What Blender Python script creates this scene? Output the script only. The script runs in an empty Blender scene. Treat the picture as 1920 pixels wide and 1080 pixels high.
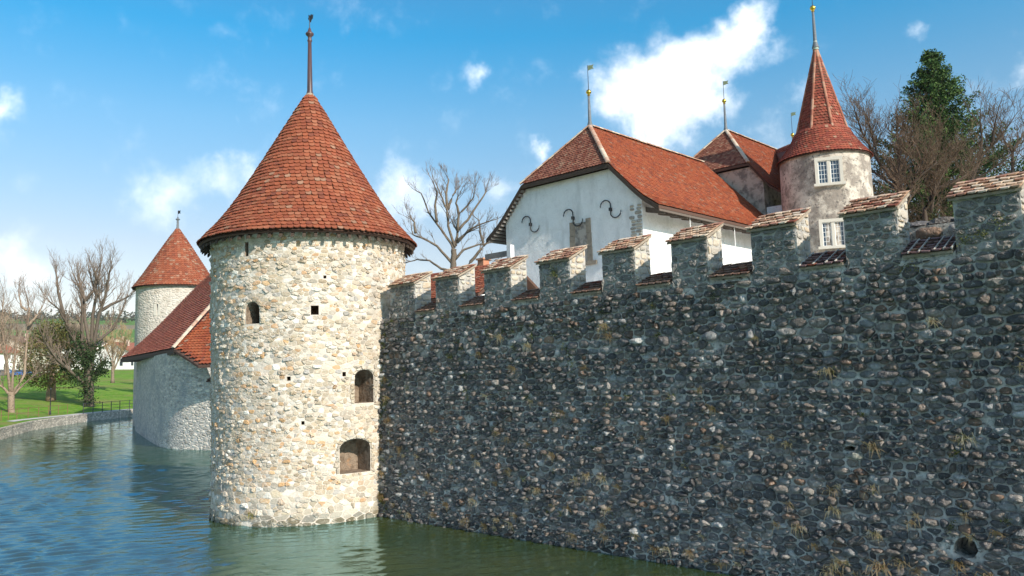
import bpy, bmesh, math, random
from mathutils import Vector, Matrix

# ------------------------------------------------------------------ camera, sky, sun, exposure
scene = bpy.context.scene
COL = scene.collection
R_RIGHT = Vector((0.99955, 0.00318, -0.02983))
cam_data = bpy.data.cameras.new('camera')
cam = bpy.data.objects.new('camera', cam_data)
COL.objects.link(cam)
PITCH, ROLL = math.atan(160 / 1500), 0.030
_f = Vector((0, math.cos(PITCH), math.sin(PITCH)))
_u0 = Vector((0, -math.sin(PITCH), math.cos(PITCH)))
_r = math.cos(ROLL) * Vector((1, 0, 0)) - math.sin(ROLL) * _u0
_u = math.sin(ROLL) * Vector((1, 0, 0)) + math.cos(ROLL) * _u0
cam.matrix_world = Matrix(((_r.x, _u.x, -_f.x, 0), (_r.y, _u.y, -_f.y, 0), (_r.z, _u.z, -_f.z, 4.0), (0, 0, 0, 1)))
cam_data.sensor_width = 36.0
cam_data.lens = 1500 / 1920 * 36
cam_data.clip_end = 20000
scene.camera = cam

ANG = -0.7629324                                   # the castle's grid: u runs along the moat wall, v into the castle
UU = Vector((math.cos(ANG), math.sin(ANG), 0)); VV = Vector((-UU.y, UU.x, 0))
W0 = Vector((-4.0752, 23.8283, 0))
SUN_EL = math.radians(31)
_sd = (UU * math.cos(math.radians(-4.5)) + VV * math.sin(math.radians(-4.5)))
SUN_DIR = Vector((_sd.x * math.cos(SUN_EL), _sd.y * math.cos(SUN_EL), math.sin(SUN_EL)))   # towards the sun

scene.view_settings.view_transform = 'Standard'
scene.view_settings.look = 'None'
scene.view_settings.gamma = 1.0
scene.view_settings.exposure = 0.92
scene.view_settings.use_curve_mapping = False

world = bpy.data.worlds.new('World')
scene.world = world
world.use_nodes = True
WN = world.node_tree.nodes; WL = world.node_tree.links
WN.clear()
def wn(t, **kw):
    n = WN.new(t)
    for k, v in kw.items(): setattr(n, k, v)
    return n
w_out = wn('ShaderNodeOutputWorld'); w_bg = wn('ShaderNodeBackground')
sky = wn('ShaderNodeTexSky', sky_type='NISHITA')
sky.sun_disc = False
sky.sun_elevation = SUN_EL
sky.sun_rotation = math.atan2(SUN_DIR.x, SUN_DIR.y)
sky.altitude = 450; sky.air_density = 1.0; sky.dust_density = 1.0; sky.ozone_density = 2.0
tc = wn('ShaderNodeTexCoord')
sxyz = wn('ShaderNodeSeparateXYZ'); WL.new(tc.outputs['Generated'], sxyz.inputs[0])
ramp = wn('ShaderNodeValToRGB'); cr_ = ramp.color_ramp           # clear deep spring blue overhead, milky near the horizon
for i, (pos, c) in enumerate(((.06, (.70,.53,.45)), (.162, (.62,.52,.45)), (.303, (.39,.60,.60)), (.40, (.11,.59,.68)), (.62, (.40,.56,.62)))):
    e = cr_.elements[i] if i < 2 else cr_.elements.new(pos)
    e.position = pos; e.color = (*c, 1)
WL.new(sxyz.outputs['Z'], ramp.inputs[0])
hs = wn('ShaderNodeMix', data_type='RGBA', blend_type='MULTIPLY'); hs.inputs['Factor'].default_value = 1
WL.new(sky.outputs[0], hs.inputs['A']); WL.new(ramp.outputs['Color'], hs.inputs['B'])
hs2 = wn('ShaderNodeVectorMath', operation='SCALE'); hs2.inputs['Scale'].default_value = 1.66; WL.new(hs.outputs['Result'], hs2.inputs[0])
def cloud_dir(px, py):
    d = _r * ((px - 960) / 1500) - _u * ((py - 540) / 1500) + _f
    return d.normalized()
# the day's clouds: direction (given by azimuth/elevation through cloud_dir), angular size, density
CL = [(1125,170,62,1),(1190,140,80,1),(1260,150,95,1),(1225,220,80,1),(1320,120,90,1),(1390,70,66,1),(1422,22,54,1),
      (1250,270,58,.9),(1340,190,56,.7),(1450,95,44,.55),
      (310,370,80,.8),(420,350,60,.75),(470,325,42,.7),(755,365,78,.95),(825,372,52,.7),
      (5,190,34,.85),(62,502,62,.72),(0,492,56,.72),(885,150,34,.72),(915,134,20,.65),
      (1012,285,23,.95),(935,340,36,.65),(1490,172,36,.75),(1440,245,46,.7),(1728,82,30,.72),
      (1905,155,30,.8),(410,305,27,.6),(450,220,14,.55)]
rc = random.Random(5)
blobs = [(cloud_dir(x, y), r / 1500, s) for x, y, r, s in CL]
while len(blobs) < 48:                              # unseen clouds round the rest of the sky, enlarged to brighten the shade
    az, el = rc.uniform(-math.pi, math.pi), math.asin(rc.uniform(.06, .97))
    d = Vector((math.sin(az) * math.cos(el), math.cos(az) * math.cos(el), math.sin(el)))
    if abs(az) < 0.85 and el < 0.68: continue
    blobs.append((d, rc.uniform(.13, .26), rc.uniform(.8, 1)))
nz = wn('ShaderNodeTexNoise'); nz.inputs['Scale'].default_value = 11; nz.inputs['Detail'].default_value = 5; nz.inputs['Roughness'].default_value = 0.6
WL.new(tc.outputs['Generated'], nz.inputs['Vector'])
sub = wn('ShaderNodeVectorMath', operation='SUBTRACT'); sub.inputs[1].default_value = (.5, .5, .5)
WL.new(nz.outputs['Color'], sub.inputs[0])
scl = wn('ShaderNodeVectorMath', operation='SCALE'); scl.inputs['Scale'].default_value = 0.10
WL.new(sub.outputs[0], scl.inputs[0])
addv = wn('ShaderNodeVectorMath', operation='ADD')
WL.new(tc.outputs['Generated'], addv.inputs[0]); WL.new(scl.outputs[0], addv.inputs[1])
acc = None
for d, r, s in blobs:
    di = wn('ShaderNodeVectorMath', operation='DISTANCE'); di.inputs[1].default_value = d
    WL.new(addv.outputs[0], di.inputs[0])
    mr = wn('ShaderNodeMapRange', interpolation_type='SMOOTHSTEP')
    mr.inputs['From Min'].default_value = 0; mr.inputs['From Max'].default_value = r * 1.25
    mr.inputs['To Min'].default_value = s; mr.inputs['To Max'].default_value = 0
    WL.new(di.outputs['Value'], mr.inputs['Value'])
    if acc is None: acc = mr.outputs[0]
    else:
        m = wn('ShaderNodeMath', operation='ADD'); WL.new(acc, m.inputs[0]); WL.new(mr.outputs[0], m.inputs[1]); acc = m.outputs[0]
nf = wn('ShaderNodeTexNoise'); nf.inputs['Scale'].default_value = 20; nf.inputs['Detail'].default_value = 7; nf.inputs['Roughness'].default_value = 0.62
WL.new(tc.outputs['Generated'], nf.inputs['Vector'])
nm = wn('ShaderNodeMath', operation='MULTIPLY_ADD'); nm.inputs[1].default_value = 1.9; nm.inputs[2].default_value = -0.98
WL.new(nf.outputs['Fac'], nm.inputs[0])
am = wn('ShaderNodeMath', operation='MULTIPLY'); am.inputs[1].default_value = 1.0
WL.new(acc, am.inputs[0])
ad = wn('ShaderNodeMath', operation='ADD'); WL.new(am.outputs[0], ad.inputs[0]); WL.new(nm.outputs[0], ad.inputs[1])
den = wn('ShaderNodeMapRange', interpolation_type='SMOOTHSTEP')
den.inputs['From Min'].default_value = 0.02; den.inputs['From Max'].default_value = 2.1
den.inputs['To Max'].default_value = 0.96
WL.new(ad.outputs[0], den.inputs['Value'])
cmix = wn('ShaderNodeMix', data_type='RGBA')
WL.new(den.outputs[0], cmix.inputs['Factor']); WL.new(hs2.outputs[0], cmix.inputs['A'])
nl = wn('ShaderNodeMapRange'); nl.inputs['From Min'].default_value = .3; nl.inputs['From Max'].default_value = .7; nl.inputs['To Min'].default_value = 8.5; nl.inputs['To Max'].default_value = 12.0
WL.new(nz.outputs['Fac'], nl.inputs['Value'])
ccol = wn('ShaderNodeVectorMath', operation='SCALE'); ccol.inputs[0].default_value = (1.0, .99, .98); WL.new(nl.outputs[0], ccol.inputs['Scale']); WL.new(ccol.outputs[0], cmix.inputs['B'])
WL.new(cmix.outputs['Result'], w_bg.inputs['Color'])
w_bg.inputs['Strength'].default_value = 0.10
WL.new(w_bg.outputs[0], w_out.inputs['Surface'])

sl = bpy.data.lights.new('sun', 'SUN'); sl.energy = 3.4; sl.angle = math.radians(0.53); sl.color = (1.0, 0.915, 0.80)
so = bpy.data.objects.new('sun', sl); COL.objects.link(so)
so.rotation_euler = (-SUN_DIR).to_track_quat('-Z', 'Y').to_euler()
so.location = (40, -40, 60)

# ------------------------------------------------------------------ helpers
class MB:
    def __init__(s): s.v = []; s.f = []; s.c = []
    def add(s, vs, fs, col=(1, 1, 1)):
        o = len(s.v); s.v.extend(vs); s.f.extend([tuple(i + o for i in f) for f in fs])
        s.c.extend([col] * len(vs))
    def box(s, a, b, col=(1, 1, 1)):
        x0, y0, z0 = a; x1, y1, z1 = b
        s.add([(x0,y0,z0),(x1,y0,z0),(x1,y1,z0),(x0,y1,z0),(x0,y0,z1),(x1,y0,z1),(x1,y1,z1),(x0,y1,z1)],
              [(0,3,2,1),(4,5,6,7),(0,1,5,4),(1,2,6,5),(2,3,7,6),(3,0,4,7)], col)
    def prism(s, pts, axis_vec, col=(1, 1, 1)):
        n = len(pts); a = Vector(axis_vec)
        s.add([tuple(p) for p in pts] + [tuple(Vector(p) + a) for p in pts],
              [tuple(range(n - 1, -1, -1)), tuple(range(n, 2 * n))] + [(i, (i + 1) % n, n + (i + 1) % n, n + i) for i in range(n)], col)
    def tube(s, pts, radii, sides=6, col=(1, 1, 1), cap=True):
        pts = [Vector(p) for p in pts]; vs = []; fs = []
        for i, p in enumerate(pts):
            d = (pts[min(i + 1, len(pts) - 1)] - pts[max(i - 1, 0)])
            d = d.normalized() if d.length > 1e-9 else Vector((0, 0, 1))
            a = d.cross(Vector((0, 0, 1)) if abs(d.z) < .9 else Vector((1, 0, 0))).normalized(); b = d.cross(a)
            for k in range(sides):
                t = 2 * math.pi * k / sides
                vs.append(tuple(p + radii[i] * (math.cos(t) * a + math.sin(t) * b)))
        for i in range(len(pts) - 1):
            for k in range(sides):
                k2 = (k + 1) % sides
                fs.append((i * sides + k, (i + 1) * sides + k, (i + 1) * sides + k2, i * sides + k2))
        if cap:
            fs.append(tuple(range(sides))); fs.append(tuple(range(len(vs) - 1, len(vs) - sides - 1, -1)))
        s.add(vs, fs, col)
    def lathe(s, prof, n=16, col=(1, 1, 1), c=(0, 0)):
        vs = []; fs = []
        for r, z in prof:
            for k in range(n):
                t = 2 * math.pi * k / n; vs.append((c[0] + r * math.cos(t), c[1] + r * math.sin(t), z))
        for i in range(len(prof) - 1):
            for k in range(n):
                k2 = (k + 1) % n; fs.append((i * n + k, i * n + k2, (i + 1) * n + k2, (i + 1) * n + k))
        s.add(vs, fs, col)

def obj(name, mb, mat, parent=None, smooth=False, loc=None):
    me = bpy.data.meshes.new(name)
    me.from_pydata(mb.v, [], mb.f)
    if mb.c:
        at = me.color_attributes.new('col', 'FLOAT_COLOR', 'POINT')
        flat = []
        for c in mb.c: flat.extend((c[0], c[1], c[2], 1.0))
        at.data.foreach_set('color', flat)
    me.materials.append(mat)
    if smooth: me.polygons.foreach_set('use_smooth', [True] * len(me.polygons))
    me.update()
    o = bpy.data.objects.new(name, me); COL.objects.link(o)
    if parent: o.parent = parent
    if loc: o.location = loc
    return o
def tag(o, label, cat, group=None):
    o['label'] = label; o['category'] = cat
    if group: o['group'] = group
    return o
def thing(name, label, cat, loc=(0, 0, 0), rotz=0, group=None):
    o = bpy.data.objects.new(name, None); COL.objects.link(o)
    o.location = loc; o.rotation_euler = (0, 0, rotz); o.empty_display_size = .3
    return tag(o, label, cat, group)
def castle_thing(name, label, cat): return thing(name, label, cat, W0, ANG)
def struct(o): o['kind'] = 'structure'; return o
def stuff(o): o['kind'] = 'stuff'; return o
def lerp(a, b, t): return a + (b - a) * t
def mixc(a, b, t): return tuple(a[i] + (b[i] - a[i]) * t for i in range(3))
def poly(pts, t):                                    # piecewise-linear lookup
    for (x0, y0), (x1, y1) in zip(pts, pts[1:]):
        if t <= x1: return y0 + (y1 - y0) * max(0, (t - x0)) / (x1 - x0)
    return pts[-1][1]
def sm_noise(rng_seed):
    r = random.Random(rng_seed); ph = [(r.uniform(.3, 2.4), r.uniform(0, 6.28), r.uniform(.3, 1)) for _ in range(5)]
    s = sum(p[2] for p in ph)
    return lambda x: sum(a * math.sin(f * x + p) for f, p, a in ph) / s

# ------------------------------------------------------------------ materials
def mat(name, base=(.5,.5,.5), rough=.85, attr=False, noise=None, noise2=None, noise3=None, bump=None, metallic=0, spec=.3, vor=None):
    """noise = (scale, colour, low, high): patches of a second colour; bump = [(scale, strength, detail)]"""
    m = bpy.data.materials.new(name); m.use_nodes = True
    N = m.node_tree.nodes; L = m.node_tree.links; p = N['Principled BSDF']
    p.inputs['Roughness'].default_value = rough; p.inputs['Metallic'].default_value = metallic
    p.inputs['Specular IOR Level'].default_value = spec
    tcn = N.new('ShaderNodeTexCoord'); pos = tcn.outputs['Object']
    if attr:
        a = N.new('ShaderNodeAttribute'); a.attribute_name = 'col'
        mm = N.new('ShaderNodeMix'); mm.data_type = 'RGBA'; mm.blend_type = 'MULTIPLY'; mm.inputs['Factor'].default_value = 1
        mm.inputs['A'].default_value = (*base, 1); L.new(a.outputs['Color'], mm.inputs['B']); col = mm.outputs['Result']
    else:
        rgb = N.new('ShaderNodeRGB'); rgb.outputs[0].default_value = (*base, 1); col = rgb.outputs[0]
    if vor:                                           # stones too far off to build: cells with mortar joints
        sx, sz, mcol, lo, hi = vor
        mp = N.new('ShaderNodeMapping'); mp.inputs['Scale'].default_value = (sx, sx, sz); L.new(pos, mp.inputs['Vector'])
        v = N.new('ShaderNodeTexVoronoi'); v.feature = 'DISTANCE_TO_EDGE'; v.inputs['Scale'].default_value = 1; L.new(mp.outputs[0], v.inputs['Vector'])
        v2 = N.new('ShaderNodeTexVoronoi'); v2.inputs['Scale'].default_value = 1; L.new(mp.outputs[0], v2.inputs['Vector'])
        hsv = N.new('ShaderNodeMapRange'); hsv.inputs['To Min'].default_value = lo; hsv.inputs['To Max'].default_value = hi
        sp = N.new('ShaderNodeSeparateColor'); L.new(v2.outputs['Color'], sp.inputs[0]); L.new(sp.outputs[0], hsv.inputs['Value'])
        ml = N.new('ShaderNodeMix'); ml.data_type = 'RGBA'; ml.blend_type = 'MULTIPLY'; ml.inputs['Factor'].default_value = 1
        L.new(col, ml.inputs['A']); L.new(hsv.outputs[0], ml.inputs['B'])
        jr = N.new('ShaderNodeMapRange'); jr.inputs['From Min'].default_value = .03; jr.inputs['From Max'].default_value = .12
        jr.inputs['To Min'].default_value = 1; jr.inputs['To Max'].default_value = 0; L.new(v.outputs['Distance'], jr.inputs['Value'])
        mj = N.new('ShaderNodeMix'); mj.data_type = 'RGBA'; L.new(jr.outputs[0], mj.inputs['Factor']); L.new(ml.outputs['Result'], mj.inputs['A'])
        mj.inputs['B'].default_value = (*mcol, 1); col = mj.outputs['Result']
        vorh = v.outputs['Distance']
    for nn in (noise, noise2, noise3):
        if not nn: continue
        sc, c2, lo, hi = nn[:4]
        n = N.new('ShaderNodeTexNoise'); n.inputs['Scale'].default_value = sc; n.inputs['Detail'].default_value = 6; n.inputs['Roughness'].default_value = .65
        if len(nn) > 4:
            mp2 = N.new('ShaderNodeMapping'); mp2.inputs['Scale'].default_value = nn[4]; L.new(pos, mp2.inputs['Vector']); L.new(mp2.outputs[0], n.inputs['Vector'])
        else: L.new(pos, n.inputs['Vector'])
        r = N.new('ShaderNodeMapRange'); r.inputs['From Min'].default_value = lo; r.inputs['From Max'].default_value = hi; L.new(n.outputs['Fac'], r.inputs['Value'])
        x = N.new('ShaderNodeMix'); x.data_type = 'RGBA'; L.new(r.outputs[0], x.inputs['Factor']); L.new(col, x.inputs['A']); x.inputs['B'].default_value = (*c2, 1)
        col = x.outputs['Result']
    L.new(col, p.inputs['Base Color'])
    nrm = None
    for b in (bump or []):
        n = N.new('ShaderNodeTexNoise'); n.inputs['Scale'].default_value = b[0]; n.inputs['Detail'].default_value = b[2]; n.inputs['Roughness'].default_value = .6
        L.new(pos, n.inputs['Vector'])
        bn = N.new('ShaderNodeBump'); bn.inputs['Strength'].default_value = b[1]; bn.inputs['Distance'].default_value = b[3] if len(b) > 3 else .05
        L.new(n.outputs['Fac'], bn.inputs['Height'])
        if nrm: L.new(nrm, bn.inputs['Normal'])
        nrm = bn.outputs[0]
    if vor:
        bn = N.new('ShaderNodeBump'); bn.inputs['Strength'].default_value = .8; bn.inputs['Distance'].default_value = .06
        rr = N.new('ShaderNodeMapRange'); rr.inputs['From Max'].default_value = .3; L.new(vorh, rr.inputs['Value']); L.new(rr.outputs[0], bn.inputs['Height'])
        if nrm: L.new(nrm, bn.inputs['Normal'])
        nrm = bn.outputs[0]
    if nrm: L.new(nrm, p.inputs['Normal'])
    return m

M = {}
M['pale_stone'] = mat('pale_stone', (.95,.915,.86), .9, attr=True, noise=(7, (.63,.56,.47), .52, .74), noise2=(40, (.25,.21,.17), .64, .82), noise3=(1.5, (.40,.345,.285), .56, .80, (1, 1, .28)), bump=[(14, .55, 5, .04), (60, .3, 4, .012)])
M['pale_mortar'] = mat('pale_mortar', (.60,.52,.435), .95, noise=(3, (.69,.61,.52), .45, .65), noise2=(22, (.36,.31,.25), .56, .72), noise3=(1.5, (.40,.345,.285), .56, .80, (1, 1, .28)), bump=[(8, .6, 6, .06), (45, .6, 5, .02)])
M['shaded_niche_stone'] = mat('shaded_niche_stone', (.27,.205,.15), .95, noise=(7, (.16,.115,.08), .45, .62), noise2=(3, (.40,.22,.11), .60, .72), bump=[(9, .9, 6, .08), (40, .5, 4, .02)])  # brown stone, darkened further for the shade inside the tower's openings
M['dark_stone'] = mat('dark_stone', (1,1,1), .72, attr=True, noise=(6, (.075,.073,.073), .50, .74), noise2=(22, (.55,.53,.50), .59, .70), bump=[(9, 1.0, 6, .10), (34, .9, 5, .03)], spec=.45)
M['dark_mortar'] = mat('dark_mortar', (.66,.61,.54), .9, noise=(2.6, (.30,.275,.245), .42, .64), noise2=(11, (.10,.096,.09), .50, .64), bump=[(10, .8, 6, .06), (45, .6, 5, .02)])
M['tile'] = mat('tile', (1,1,1), .85, attr=True, noise=(4, (.24,.085,.045), .52, .85), noise2=(34, (.40,.27,.18), .68, .84), bump=[(40, .4, 4, .01)])
M['tile_under'] = mat('tile_under', (.10,.055,.04), .9, bump=[(30, .3, 3, .02)])
M['wood_dark'] = mat('wood_dark', (.055,.038,.028), .85, noise=(6, (.10,.07,.05), .45, .7, (1, 1, 6)), bump=[(25, .4, 3, .01)])
M['wood_grey'] = mat('wood_grey', (.26,.24,.22), .85, noise=(8, (.16,.145,.13), .45, .7, (1, 6, 1)), bump=[(25, .4, 3, .01)])
M['plaster'] = mat('plaster', (.88,.87,.85), .92, noise=(1.7, (.80,.79,.77), .45, .65), noise2=(12, (.46,.45,.43), .59, .72), noise3=(1.2, (.66,.65,.63), .52, .72, (1.6, 1, .35)), bump=[(4, .6, 7, .08), (22, .8, 6, .03)])
M['plaster_rough'] = mat('plaster_rough', (.46,.40,.34), .92, noise=(2.2, (.20,.175,.155), .46, .60), noise2=(8, (.58,.52,.45), .60, .72), bump=[(4, .7, 7, .10), (20, .7, 5, .03)])
M['plaster_turret'] = mat('plaster_turret', (.58,.51,.43), .92, noise=(1.3, (.27,.23,.195), .42, .56), noise2=(6, (.15,.13,.115), .55, .64), bump=[(4, .6, 7, .08), (20, .6, 5, .03)])
M['limestone'] = mat('limestone', (.55,.51,.44), .85, bump=[(20, .3, 4, .01)], noise=(6, (.5,.47,.42), .5, .7))
M['iron'] = mat('iron', (.025,.025,.028), .55, spec=.5, bump=[(40, .2, 2, .005)])
M['iron_red'] = mat('iron_red', (.085,.045,.045), .45, spec=.5, noise=(9, (.05,.03,.03), .45, .65, (1, 1, .2)))
M['gold'] = mat('gold', (.85,.52,.10), .25, metallic=1)
M['flag_metal'] = mat('flag_metal', (.42,.42,.22), .5, metallic=.4, noise=(20, (.25,.33,.22), .45, .6))
M['patina'] = mat('patina', (.30,.42,.36), .7, noise=(15, (.5,.46,.38), .45, .6))
M['lead'] = mat('lead', (.13,.145,.16), .6, noise=(8, (.2,.22,.24), .5, .65))
M['bark'] = mat('bark', (1,1,1), .95, attr=True, noise=(6, (.09,.07,.05), .48, .72), bump=[(10, .8, 5, .05)])
M['leaf'] = mat('leaf', (1,1,1), .8, attr=True, spec=.2)
M['straw'] = mat('straw', (1,1,1), .9, attr=True, spec=.1)
M['retaining'] = mat('retaining', (.62,.52,.42), .95, vor=(2.6, 4.2, (.30,.27,.23), .55, 1.15), noise=(1.1, (.25,.22,.18), .5, .7), bump=[(14, .5, 4, .04)])
M['barn_stone'] = mat('barn_stone', (.68,.60,.50), .95, vor=(3.0, 6.4, (.50,.47,.43), .5, 1.15), noise=(.45, (.36,.35,.335), .52, .68), noise2=(9, (.70,.65,.58), .56, .68), bump=[(8, .7, 6, .10)])
M['far_stone'] = mat('far_stone', (.56,.50,.43), .95, vor=(3.6, 6.0, (.58,.52,.45), .78, 1.08), noise=(1.6, (.44,.38,.31), .5, .66), bump=[(6, .5, 6, .08)])
M['block_stone'] = mat('block_stone', (.17,.18,.185), .85, vor=(2.2, 4.0, (.12,.125,.13), .4, 1.5), noise=(9, (.36,.37,.36), .60, .74), bump=[(6, .9, 6, .10)])
M['gravel'] = mat('gravel', (.50,.47,.44), .95, noise=(3, (.38,.36,.33), .45, .7), bump=[(30, .4, 4, .01)])
M['white_paint'] = mat('white_paint', (.78,.78,.77), .6)
M['asphalt'] = mat('asphalt', (.06,.06,.062), .9)
M['courtyard'] = mat('courtyard', (.58,.54,.48), .95, noise=(2, (.48,.45,.40), .45, .7), bump=[(12, .4, 4, .02)])
def glass_mat(name, tint):
    m = mat(name, tint, .06, spec=.8); return m
M['glass'] = glass_mat('glass', (.02,.045,.075))
M['far_glass'] = glass_mat('far_glass', (.05,.06,.07))

# water: murky green body under a rippled reflecting skin
def water_mat():
    m = bpy.data.materials.new('moat_water'); m.use_nodes = True
    N = m.node_tree.nodes; L = m.node_tree.links; p = N['Principled BSDF']
    p.inputs['Roughness'].default_value = .04; p.inputs['IOR'].default_value = 4.8
    p.inputs['Specular IOR Level'].default_value = .5; p.inputs['Specular Tint'].default_value = (.54, .86, 1, 1)
    t = N.new('ShaderNodeTexCoord')
    n0 = N.new('ShaderNodeTexNoise'); n0.inputs['Scale'].default_value = .22; n0.inputs['Detail'].default_value = 4; L.new(t.outputs['Object'], n0.inputs['Vector'])
    cr = N.new('ShaderNodeMix'); cr.data_type = 'RGBA'; cr.inputs['A'].default_value = (.036,.054,.012,1); cr.inputs['B'].default_value = (.060,.068,.016,1)
    r0 = N.new('ShaderNodeMapRange'); r0.inputs['From Min'].default_value = .4; r0.inputs['From Max'].default_value = .65; L.new(n0.outputs['Fac'], r0.inputs['Value'])
    L.new(r0.outputs[0], cr.inputs['Factor']); L.new(cr.outputs['Result'], p.inputs['Base Color'])
    nrm = None
    for sc, st, dist, rot, sq in ((9, .6, .02, .12, 2.6),):
        mp = N.new('ShaderNodeMapping'); mp.inputs['Rotation'].default_value = (0, 0, rot); mp.inputs['Scale'].default_value = (1, sq, 1)
        L.new(t.outputs['Object'], mp.inputs['Vector'])
        n = N.new('ShaderNodeTexNoise'); n.inputs['Scale'].default_value = sc; n.inputs['Detail'].default_value = 3; n.inputs['Distortion'].default_value = .6
        L.new(mp.outputs[0], n.inputs['Vector'])
        # breeze: patches of stronger and weaker ripple
        nb = N.new('ShaderNodeTexNoise'); nb.inputs['Scale'].default_value = .07; nb.inputs['Detail'].default_value = 2; L.new(t.outputs['Object'], nb.inputs['Vector'])
        rb = N.new('ShaderNodeMapRange'); rb.inputs['From Min'].default_value = .35; rb.inputs['From Max'].default_value = .65
        rb.inputs['To Min'].default_value = .5 * st; rb.inputs['To Max'].default_value = 1.1 * st; L.new(nb.outputs['Fac'], rb.inputs['Value'])
        # the water lies calmer in the lee of the moat wall
        dt = N.new('ShaderNodeVectorMath'); dt.operation = 'DOT_PRODUCT'; dt.inputs[1].default_value = VV; L.new(t.outputs['Object'], dt.inputs[0])
        lee = N.new('ShaderNodeMapRange'); lee.interpolation_type = 'SMOOTHSTEP'; w0v = W0.dot(VV)
        lee.inputs['From Min'].default_value = w0v - 8.5; lee.inputs['From Max'].default_value = w0v - 2.0; lee.inputs['To Min'].default_value = 1; lee.inputs['To Max'].default_value = .28
        L.new(dt.outputs['Value'], lee.inputs['Value'])
        ml_ = N.new('ShaderNodeMath'); ml_.operation = 'MULTIPLY'; L.new(rb.outputs[0], ml_.inputs[0]); L.new(lee.outputs[0], ml_.inputs[1])
        b = N.new('ShaderNodeBump'); b.inputs['Distance'].default_value = dist; L.new(n.outputs['Fac'], b.inputs['Height']); L.new(ml_.outputs[0], b.inputs['Strength'])
        if nrm: L.new(nrm, b.inputs['Normal'])
        nrm = b.outputs[0]
    L.new(nrm, p.inputs['Normal'])
    return m
M['water'] = water_mat()

def ground_mat():
    m = bpy.data.materials.new('meadow'); m.use_nodes = True
    N = m.node_tree.nodes; L = m.node_tree.links; p = N['Principled BSDF']; p.inputs['Roughness'].default_value = .95; p.inputs['Specular IOR Level'].default_value = .1
    t = N.new('ShaderNodeTexCoord')
    def nz(sc, d=5):
        n = N.new('ShaderNodeTexNoise'); n.inputs['Scale'].default_value = sc; n.inputs['Detail'].default_value = d; L.new(t.outputs['Object'], n.inputs['Vector']); return n.outputs['Fac']
    def mx(f, a, b, lo, hi):
        r = N.new('ShaderNodeMapRange'); r.inputs['From Min'].default_value = lo; r.inputs['From Max'].default_value = hi; L.new(f, r.inputs['Value'])
        x = N.new('ShaderNodeMix'); x.data_type = 'RGBA'; L.new(r.outputs[0], x.inputs['Factor'])
        for k, c in (('A', a), ('B', b)):
            if isinstance(c, tuple): x.inputs[k].default_value = (*c, 1)
            else: L.new(c, x.inputs[k])
        return x.outputs['Result']
    near = mx(nz(.35), (.085,.21,.012), (.15,.27,.025), .4, .65)
    near = mx(nz(2.2, 6), near, (.26,.25,.09), .50, .72); near = mx(nz(.09, 4), near, (.20,.20,.06), .52, .66)
    v = N.new('ShaderNodeTexVoronoi'); v.inputs['Scale'].default_value = .006; L.new(t.outputs['Object'], v.inputs['Vector'])
    s = N.new('ShaderNodeSeparateColor'); L.new(v.outputs['Color'], s.inputs[0])
    fields = mx(s.outputs[0], (.10,.19,.04), (.20,.17,.11), .55, .6)
    fields = mx(s.outputs[1], fields, (.06,.075,.035), .70, .72)
    # distance from the park: fields begin far out
    ln = N.new('ShaderNodeVectorMath'); ln.operation = 'LENGTH'; L.new(t.outputs['Object'], ln.inputs[0])
    col = mx(ln.outputs['Value'], near, fields, 260, 330)
    L.new(col, p.inputs['Base Color'])
    b = N.new('ShaderNodeBump'); b.inputs['Strength'].default_value = .8; b.inputs['Distance'].default_value = .15; L.new(nz(2.5, 6), b.inputs['Height']); L.new(b.outputs[0], p.inputs['Normal'])
    return m
M['ground'] = ground_mat()

M['sandstone'] = mat('sandstone', (.36,.29,.22), .9, noise=(7, (.25,.20,.155), .45, .65), bump=[(15, .5, 5, .03)])
M['wood_brown'] = mat('wood_brown', (.15,.12,.10), .85, noise=(8, (.09,.07,.06), .45, .7, (1, 6, 1)), bump=[(25, .4, 3, .01)])
M['merlon_mortar'] = mat('merlon_mortar', (.46,.43,.385), .95, noise=(6, (.24,.235,.23), .48, .66), bump=[(10, .7, 6, .05), (45, .5, 5, .02)])
M['barn_block'] = mat('barn_block', (.52,.49,.45), .95, noise=(5, (.38,.36,.34), .45, .65), bump=[(8, .6, 5, .05)])

# ------------------------------------------------------------------ the setting: water, ground, path
BANK = [(34,-6),(14,1),(0,2.2),(-12,3),(-24,16),(-33,40),(-38,55),(-40.5,63.6),(-45.7,76.4),(-47.2,83.9),(-48.5,91.2),(-48.6,96),(-48.7,101.2),(-44,108),(-30,112),(0,108),(30,100),(60,80),(70,45),(60,10),(48,-4)]
MC = Vector((-8, 44))
def ground_h(p, s):
    h = poly([(0,.85),(6,.95),(28,2.6),(75,5.6),(130,7.5),(260,12.5),(400,19),(700,48),(1400,123),(1700,126),(2600,118),(9000,150)], s)
    h += 1.45 * math.exp(-(p.x * p.x + p.y * p.y) / 225)
    if s > 900: h += (s - 900) / 500 * 4 * min(1, (s - 900) / 500) * math.sin(p.x * .004 + 1) * min(1, 600 / s)
    return h
def dense(pts, step, closed=True):
    out = []
    n = len(pts)
    for i in range(n if closed else n - 1):
        a = Vector(pts[i]); b = Vector(pts[(i + 1) % n]); k = max(1, int((b - a).length / step))
        out += [a.lerp(b, j / k) for j in range(k)]
    if not closed: out.append(Vector(pts[-1]))
    return out
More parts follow.
